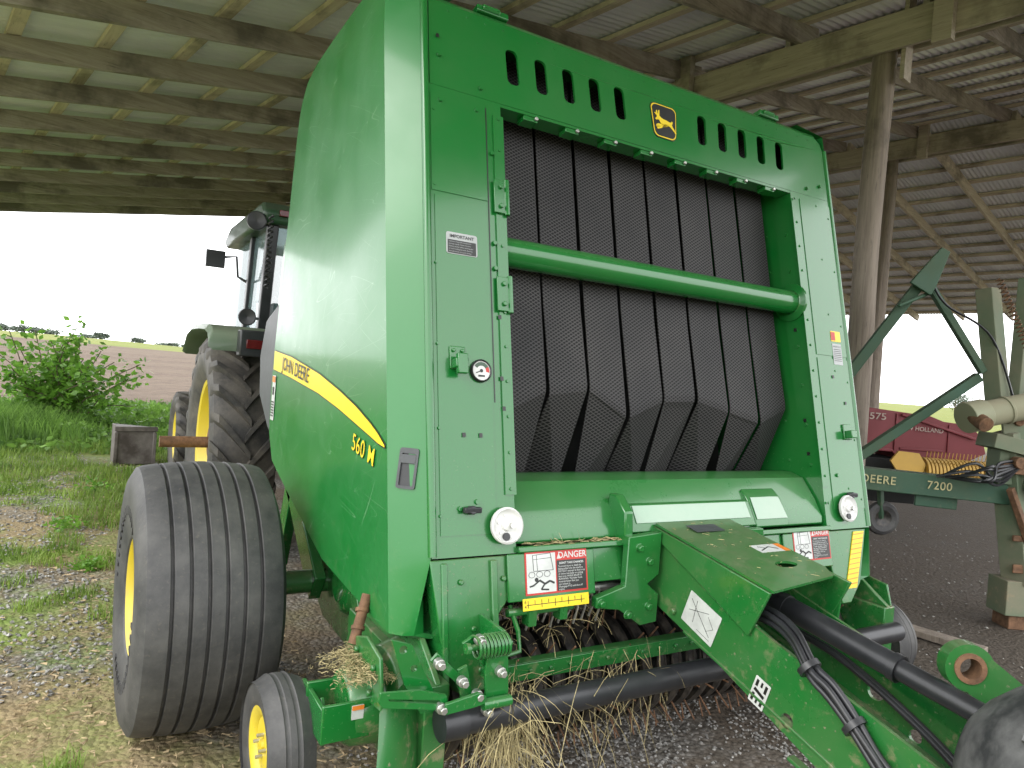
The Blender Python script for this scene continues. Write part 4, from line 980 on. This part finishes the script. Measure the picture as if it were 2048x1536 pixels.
mb = MB(); mb.sweep([(.98 + .015 * math.cos(t * .9), 5.0 + .015 * math.sin(t * .9), 1.95 + t * .005) for t in range(100)], .006, 5)
make('coiled_cable', mb, M_blackpl, tr, 60)

mb = MB(); TR = Matrix.Translation((.54, 9.95, 0)) @ Matrix.Rotation(.1, 4, 'Z')
mb.prism([(-.24, .02), (.20, .02), (.20, .45), (-.24, .49)], TR @ frameM((0, 0, 0), (1, 0, 0), (0, 0, 1)), -.4, 0)
mb.box(-.26, .22, -.02, -.0, .43, .49, 0, TR); mb.box(-.26, -.22, -.02, 0, .0, .42, 0, TR); mb.box(.17, .21, -.02, 0, .0, .42, 0, TR)
make('ballast_box', mb, simple('weathered_rusty_steel', (.10, .08, .07), .6, .2, var=.4, nsc=5, col2=(.20, .18, .165)), None, 30, .006, label='weathered rusty steel box standing in the grass', category='metal box')

# ------------------------------------------------------------------ right side implements
YF = Matrix.Rotation(math.radians(-30.54), 4, 'Z')
def Y_(l, d, z): return YF @ Vector((l, d, z))
pl = empty('planter_frame', Y_(3.1, 5.2, 0), 'old faded green folding planter frame with raised arms', 'planter')
mb = MB()
mb.beam(Y_(1.3, 5.15, .985), Y_(3.62, 4.95, .93), .16, .15)
mb.beam(Y_(2.9, 5.0, .84), Y_(3.2, 5.0, .83), .02, .10)
make('main_beam', mb, M_oldgreen, pl, 30, .006)
M_agey = simple('aged_yellow', (.42, .39, .20), .6, bmp=0)
for t, l0 in (('DEERE', 2.485), ('7200', 2.93)):
    mb = MB(); mb.mesh(textmesh(t, .080, 'LEFT', 0, .0005, 1.0, 1.08), frameM(Y_(l0, 4.955 - (l0 - 2.485) * .086, .960 - (l0 - 2.485) * .024), YF.to_3x3() @ Vector((1, -.086, -.023)), (0, 0, 1))); make('brand_lettering', mb, M_agey, pl, 0)
mb = MB()
mb.beam(Y_(2.83, 5.0, 2.38), Y_(2.36, 5.1, 1.60), .06, .07); mb.beam(Y_(2.36, 5.1, 1.60), Y_(2.05, 5.15, 1.05), .06, .07)
mb.beam(Y_(2.84, 4.96, 2.36), Y_(3.28, 4.96, 1.76), .045, .05)
mb.beam(Y_(2.46, 5.02, 1.08), Y_(3.28, 5.0, 1.73), .06, .065)
mb.prism([(2.70, 2.34), (2.90, 2.60), (2.96, 2.57), (2.88, 2.32), (2.85, 2.26)], YF @ frameM((0, 4.93, 0), (1, 0, 0), (0, 0, 1)), -.012, .012)
mb.cyl(Y_(2.62, 4.9, 2.17), Y_(2.90, 4.98, 2.30), .014, n=8)
make('folding_arm', mb, M_oldgreen, pl, 30, .005)
mb = MB()
mb.beam(Y_(3.29, 5, 2.35), Y_(3.40, 4.95, 1.52), .11, .13, 0, (1, 0, 0)); mb.beam(Y_(3.60, 5.05, 2.45), Y_(3.55, 5.0, 1.3), .08, .10, 0, (1, 0, 0))
mb.cyl(Y_(3.12, 4.64, 1.40), Y_(3.12, 4.9, 1.50), .05, n=16, m=1)
mb.beam(Y_(3.48, 4.95, 1.36), Y_(3.66, 4.95, .32), .16, .20, 0, (1, 0, 0)); mb.box(3.50, 3.84, 4.85, 5.05, .10, .34, 0, YF)
mb.beam(Y_(3.30, 4.9, 1.30), Y_(3.75, 4.9, 1.22), .20, .10); mb.box(3.38, 3.62, 4.86, 5.0, 1.00, 1.24, 0, YF); mb.beam(Y_(3.36, 4.82, 1.12), Y_(3.80, 4.82, 1.10), .05, .07, 1)
mb.box(3.55, 3.77, 4.88, 5.05, 0, .098, 1, YF); mb.box(3.52, 3.78, 4.84, 4.85, .40, .46, 1, YF); mb.box(3.50, 3.80, 4.83, 4.85, .62, .66, 1, YF)
mb.prism([(3.36, 1.55), (3.62, 1.62), (3.66, 1.30), (3.44, 1.20)], YF @ frameM((0, 4.90, 0), (1, 0, 0), (0, 0, 1)), 0, .02); mb.cyl(Y_(3.50, 4.90, 1.44), Y_(3.50, 4.86, 1.44), .035, n=14, m=1); mb.cyl(Y_(3.62, 4.84, .9), Y_(3.58, 4.84, 1.2), .02, n=10, m=1)
mb.cyl(Y_(3.55, 4.80, 1.02), Y_(3.80, 4.80, .98), .06, n=16, m=0); mb.cyl(Y_(3.46, 4.83, 1.16), Y_(3.46, 4.76, 1.16), .04, n=14, m=1); mb.beam(Y_(3.44, 4.82, .98), Y_(3.60, 4.82, .62), .04, .05, 1, (1, 0, 0))
make('lift_mast', mb, [M_palegreen, M_rust], pl, 30, .008)
mb = MB(); mb.cyl(Y_(3.12, 4.8, 1.445), Y_(3.9, 4.8, 1.66), .088, n=28); mb.cyl(Y_(3.07, 4.78, 1.435), Y_(3.2, 4.8, 1.47), .105, n=28); mb.cyl(Y_(3.34, 4.8, 1.506), Y_(3.36, 4.8, 1.512), .096, n=28)
make('lift_cylinder', mb, M_cream_paint, pl, 40, .004)
mb = MB()
A = Y_(3.26, 4.85, 2.40); B = Y_(3.66, 4.85, 1.62); ax = (B - A); s1 = ax.orthogonal().normalized() * .02; s2 = ax.cross(s1).normalized() * .02
mb.sweep([A + ax * (t / 300) + s1 * math.cos(t * 2 * math.pi / 10) + s2 * math.sin(t * 2 * math.pi / 10) for t in range(301)], .005, 5); make('tension_spring', mb, M_rust, pl, 60)
mb = MB()
for k in range(7):
    mb.sweep(smooth([Y_(2.95 + .03 * k, 4.85, 1.02), Y_(3.12 + .01 * k, 4.75 - .02 * k, 1.08 + .06 * math.sin(k * 1.7)), Y_(3.33, 4.78, 1.0 + .025 * k), Y_(3.5 + .02 * k, 4.8, 1.18)]), .010, 6)
mb.sweep(smooth([Y_(2.86, 4.95, 2.37), Y_(2.95, 4.9, 2.2), Y_(3.28, 4.9, 2.0), Y_(3.5, 4.9, 1.5)]), .008, 6); make('hydraulic_hoses', mb, M_blackpl, pl, 60)
def small_wheel(c, Rr, W, rimr, parent, mrim=M_amber):
    e = empty('gauge_wheel', c, parent=parent); F = Matrix.Translation(c) @ Matrix.Rotation(math.radians(60), 4, 'Z'); mb = MB(); h = W / 2
    mb.lathe([(-h * .7, rimr), (-h, rimr + (Rr - rimr) * .5), (-h * .7, Rr - .01), (0, Rr), (h * .7, Rr - .01), (h, rimr + (Rr - rimr) * .5), (h * .7, rimr)], F, 40); make('tyre', mb, M_tyre, e, 40)
    mb = MB(); mb.lathe([(-h * .72, rimr + .005), (-h * .4, rimr * .8), (-h * .3, 0)], F, 24); mb.lathe([(h * .72, rimr + .005), (h * .4, rimr * .8), (h * .3, 0)], F, 24); make('rim', mb, mrim, e, 40)
small_wheel(Y_(2.76, 5.15, .66), .125, .07, .06, pl, M_blackst)
mb = MB(); mb.beam(Y_(2.7, 5.1, .92), Y_(2.76, 5.15, .66), .03, .05); mb.beam(Y_(2.2, 5.2, .9), Y_(2.2, 5.2, .45), .12, .12, 0, (0, 1, 0)); make('row_unit_arm', mb, M_oldgreen, pl, 30, .004)

nh = empty('square_baler', Y_(4.4, 8.5, 0), 'dusty maroon square baler with yellow pickup reel', 'square baler')
mb = MB()
mb.prism([(2.2, .95), (4.35, .95), (4.40, .88), (5.20, .90), (5.40, 1.00), (5.36, 1.15), (5.22, 1.31), (4.9, 1.33), (4.75, 1.38), (3.9, 1.44), (2.2, 1.46)], YF @ frameM((0, 8.0, 0), (1, 0, 0), (0, 0, 1)), -.9, 0)
mb.box(4.35, 4.37, 7.985, 7.999, .97, 1.385, 0, YF); mb.box(4.95, 4.965, 7.985, 7.999, .97, 1.30, 0, YF); mb.box(2.2, 4.34, 7.98, 7.999, .95, .98, 0, YF)
mb.box(4.42, 4.92, 7.985, 7.999, .98, 1.01, 0, YF); mb.beam(Y_(4.40, 7.97, 1.38), Y_(5.25, 7.97, 1.16), .02, .03)
make('body', mb, M_maroon, nh, 30, .01)
F = YF @ frameM((0, 7.975, 0), (1, 0, 0), (0, 0, 1)); M_cream = simple('aged_cream', (.34, .26, .22), .6, bmp=0)
mb = MB(); mb.mesh(textmesh('575', .105, 'CENTER', 0, .0012, 1.25), F @ Matrix.Translation((4.14, 1.335, 0))); make('model_lettering', mb, M_cream, nh, 0)
mb = MB(); mb.mesh(textmesh('NEW HOLLAND', .068, 'LEFT', 0, .0006, 1.0), F @ Matrix.Translation((4.39, 1.235, 0)) @ Matrix.Rotation(-.03, 4, 'Z')); make('brand_lettering', mb, M_cream, nh, 0)
mb = MB(); mb.cyl(Y_(4.5, 7.7, .78), Y_(5.25, 7.7, .78), .08, n=24)
for k in range(19):
    c0 = Y_(4.52 + k * .040, 7.7, .78); mb.lathe([(-.013, .10), (-.013, .158), (.013, .158), (.013, .10)], Matrix.Translation(c0) @ YF, 24)
    for a in (100, 140, 180, 220): d = YF.to_3x3() @ Vector((0, math.cos(math.radians(a)), math.sin(math.radians(a)))); mb.cyl(c0 + YF @ Vector((.02, 0, 0)) + d * .12, c0 + YF @ Vector((.02, 0, 0)) + d * .23, .004, n=4)
mb.prism([(4.12, .88), (4.20, .99), (4.42, .98), (4.50, .86), (4.45, .68), (4.3, .64)], YF @ frameM((0, 7.6, 0), (1, 0, 0), (0, 0, 1)), -.03, .0)
mb.box(4.1, 5.3, 7.65, 7.7, .54, .58, 0, YF)
make('pickup_reel', mb, M_amber, nh, 30)
mb = MB(); mb.box(2.6, 5.0, 8.2, 8.6, .35, .87, 0, YF); mb.box(3.8, 5.2, 7.9, 8.1, .66, .87, 0, YF); make('chassis', mb, M_dark, nh, 0)
for l in (2.5, 3.3): small_wheel(Y_(l, 8.4, .36), .36, .22, .16, nh, M_rust)
mb = MB(); mb.beam(Y_(3.0, 4.3, .03), Y_(2.5, 4.9, .03), .12, .04); make('timber_offcut', mb, M_post, None, 0, .004, label='short rough board lying on the dirt floor', category='board')
mb = MB(); mb.box(4.05, 4.25, 5.55, 5.65, .0, .05, 0, YF); make('scrap_metal', mb, M_steel, None, 30, .012, label='small bright metal piece on dirt floor', category='scrap metal')

# ------------------------------------------------------------------ vegetation & gravel
mb = MB(); cnt = 0
while cnt < 66000:
    y = 2.6 + 13 * R() ** 1.25; x = rr(-.42 * y - .6, min(1.0, .10 * y + .5))
    if .05 < x < .8 and 2.5 < y < 3.7: continue
    d = noise.noise(Vector((x * .9, y * .9, 3))) * .6 + noise.noise(Vector((x * 3, y * 3, 9))) * .35
    thr = .12 - .035 * (y - 3)
    if d < thr: continue
    h = rr(.025, .08) * (1 + min(1.2, max(0, d - thr) * 2)) * (1 + max(0, y - 8) * .02); a = rr(0, 6.28); w_ = rr(.0015, .0032) * (1 + y * .05); ln = rr(.1, .8) * h
    dx, dy = math.cos(a), math.sin(a); lx, ly = math.cos(a + 1.57 + rr(-.6, .6)) * ln, math.sin(a + 1.57) * ln
    mb.add([(x - dx * w_, y - dy * w_, 0), (x + dx * w_, y + dy * w_, 0), (x + lx * .4 + dx * w_ * .7, y + ly * .4 + dy * w_ * .7, h * .6), (x + lx * .4 - dx * w_ * .7, y + ly * .4 - dy * w_ * .7, h * .6), (x + lx, y + ly, h)], [(0, 1, 2, 3), (3, 2, 4)]); cnt += 1
make('grass', mb, M_grass, None, 0, kind='stuff', label='patchy green grass growing through gravel', normals=False)
mb = MB()
for i in range(20000):
    y = 1.6 + 9 * R() ** 1.5; x = rr(-.45 * y - .6, 1.0); a = rr(0, 6.28); L = rr(.008, .05); w_ = rr(.0008, .0026)
    d = noise.noise(Vector((x * .8, y * .8, 20)))
    if d < -.12 and R() < .8: continue
    dx, dy = math.cos(a) * L, math.sin(a) * L; z = rr(.004, .02); wx, wy = -math.sin(a) * w_, math.cos(a) * w_
    mb.add([(x - wx, y - wy, z), (x + wx, y + wy, z + .002), (x + dx + wx, y + dy + wy, z + rr(-.003, .012)), (x + dx - wx, y + dy - wy, z)], [(0, 1, 2, 3)])
make('dry_litter', mb, M_litter, None, 0, kind='stuff', label='dead grass and straw litter on the ground', normals=False)
mb = MB(); OCT = [(1, 0, 0), (-1, 0, 0), (0, 1, 0), (0, -1, 0), (0, 0, 1), (0, 0, -1), ]
OF = [(0, 2, 4), (2, 1, 4), (1, 3, 4), (3, 0, 4), (2, 0, 5), (1, 2, 5), (3, 1, 5), (0, 3, 5)]
def stone(x, y, s):
    M = Matrix.Rotation(rr(0, 6.28), 3, 'Z') @ Matrix.Rotation(rr(-.6, .6), 3, 'X')
    vs = []
    for v in OCT:
        q = M @ Vector((v[0] * s * rr(.8, 1.3), v[1] * s * rr(.6, 1.1), v[2] * s * rr(.45, .8))); vs.append((x + q.x, y + q.y, s * .35 + q.z))
    mb.add(vs, OF)
for i in range(12000):
    y = rr(.5, 3.2); x = rr(.9, 2.8)
    if noise.noise(Vector((x * 1.5, y * 1.5, 5))) < -.2 and R() < .75: continue
    stone(x, y, rr(.004, .011))
for i in range(16000):
    y = 2.6 + 10 * R() ** 1.2; x = rr(-.42 * y - .5, .9)
    if noise.noise(Vector((x * .9, y * .9, 3))) * .6 > .04: continue
    if noise.noise(Vector((x * .8, y * .8, 20))) > .10: continue
    stone(x, y, rr(.006, .018))
for i in range(1200):
    stone(rr(3.0, 9), rr(1.0, 5.5), rr(.004, .012))
make('gravel', mb, M_stone, None, 0, kind='stuff', label='loose light grey gravel scattered over soil', normals=False)
def leaf(mb, q, s, m=0):
    a = Vector((rr(-1, 1), rr(-1, 1), rr(-.6, .5))).normalized(); b2 = a.cross(Vector((rr(-1, 1), rr(-1, 1), rr(.2, 1)))).normalized() * s * .32; a = a * s
    mb.add([q, q + a * .5 + b2, q + a, q + a * .5 - b2], [(0, 1, 2, 3)], m)
def leafcloud(mb, c, rx, rz, n, s, m=0, hole=.0):
    k = 0
    while k < n:
        p = Vector((rr(-1, 1), rr(-1, 1), rr(-1, 1)))
        if p.length > 1: continue
        if noise.noise(Vector((p.x * 2.2 + c[0], p.y * 2.2 + c[1], p.z * 2.2))) < hole: continue
        q = Vector((c[0] + p.x * rx, c[1] + p.y * rx, c[2] + p.z * rz)); leaf(mb, q, s * rr(.6, 1.3), m); k += 1
BX, BY, BS = -.45, 14.6, 1.08
bush = empty('bush', (BX, BY, 0), 'leafy green bush growing beside the shed', 'bush')
mb = MB(); mbl = MB()
for i in range(60):
    a = rr(0, 6.28); sp_ = rr(.1, 1.25) * BS; H = rr(.35, 1.75) * BS * (1 - .4 * sp_ / BS * R()); b0 = Vector((BX + rr(-.4, .4), BY + rr(-.4, .4), 0)); tip = Vector((BX + math.cos(a) * sp_, BY + math.sin(a) * sp_ * .8, H))
    mid = b0.lerp(tip, .5) + Vector((rr(-.1, .1), rr(-.1, .1), .15)); pts = smooth([b0, mid, tip], 6); mb.sweep(pts, .008, 5)
    for q in pts[3:]:
        for k in range(6): leaf(mbl, q + Vector((rr(-.17, .17), rr(-.17, .17), rr(-.13, .12))), rr(.08, .16))
make('stems', mb, M_bark, bush, 40); make('foliage', mbl, M_leaf, bush, 0, normals=False)
mb = MB()
for i in range(36000):
    y = rr(11.0, 18.8); x = rr(-9, 4.0)
    bank = noise.noise(Vector((x * .7, y * .7, 50)))
    H = (.22 + .26 * bank) * min(1, (y - 10.4) / 2.0)
    if H < .05: continue
    if R() < .6:
        q = Vector((x, y, H * (R() ** .5))); leaf(mb, q, rr(.05, .14))
    else:
        h = H * rr(.7, 1.3); a = rr(0, 6.28); lx, ly = math.cos(a) * h * .3, math.sin(a) * h * .3
        mb.add([(x - .007, y, 0), (x + .007, y, 0), (x + lx * .5 + .006, y + ly * .5, h * .7), (x + lx * .5 - .006, y + ly * .5, h * .7), (x + lx, y + ly, h)], [(0, 1, 2, 3), (3, 2, 4)])
for i in range(3000):
    x = random.gauss(-1.1, .55); y = rr(11.6, 14.2); h = rr(.2, .6) * max(.2, 1 - .4 * abs(x + 1.1) / 1.2); a = rr(0, 6.28); lx, ly = math.cos(a) * h * .45, math.sin(a) * h * .45
    mb.add([(x - .006, y, 0), (x + .006, y, 0), (x + lx * .5 + .005, y + ly * .5, h * .75), (x + lx * .5 - .005, y + ly * .5, h * .75), (x + lx, y + ly, h)], [(0, 1, 2, 3), (3, 2, 4)])
make('weeds', mb, M_weed, None, 0, kind='stuff', label='tall green weeds along the field edge', normals=False)
for (x, y, s) in ((-.55, 5.1, .12), (-.1, 6.6, .14), (-1.6, 4.6, .11), (-1.1, 7.4, .16), (.05, 5.4, .09), (-.9, 6.2, .1), (.1, 8.2, .16)):
    mb = MB()
    for k in range(110):
        a = rr(0, 6.28); r0 = s * R() ** .6; leaf(mb, Vector((x + math.cos(a) * r0, y + math.sin(a) * r0, s * .9 * R() * (1.1 - r0 / s * .6))), rr(.03, .06))
    make('weed_clump', mb, M_leaf, None, 0, label='small leafy weed growing in gravel', category='weed', group='leafy weeds in the gravel', normals=False)
for (x, y, rx, rz) in ((-21, 300, 4.5, 1.7), (-15, 305, 5, 1.3), (-38, 320, 8, 2.8), (-50, 330, 9, 3.2), (-29, 310, 4, 2.0), (2, 290, 2.6, 1.4), (14, 300, 2.4, 1.0), (-5, 330, 6, .9), (27, 330, 5, .9), (36, 335, 5, .8), (270, 140, 9, 5), (300, 120, 12, 6), (250, 165, 7, 4), (330, 150, 10, 5)):
    t = empty('tree', (x, y, gh(x, y)), 'distant broadleaf tree on the field edge', 'tree', 'distant trees beyond the field')
    mb = MB()
    for q in range(5): leafcloud(mb, (x + rr(-.6, .6) * rx, y, gh(x, y) + rz * rr(.5, 1.1)), rx * rr(.35, .6), rz * rr(.4, .8), 150, .8, 0, -.1)
    make('crown', mb, M_far, t, 0, normals=False)
    mb = MB(); mb.cyl((x, y, gh(x, y) - .2), (x, y, gh(x, y) + rz), .3, .2, 8); make('trunk', mb, M_bark, t, 40)
print('done')
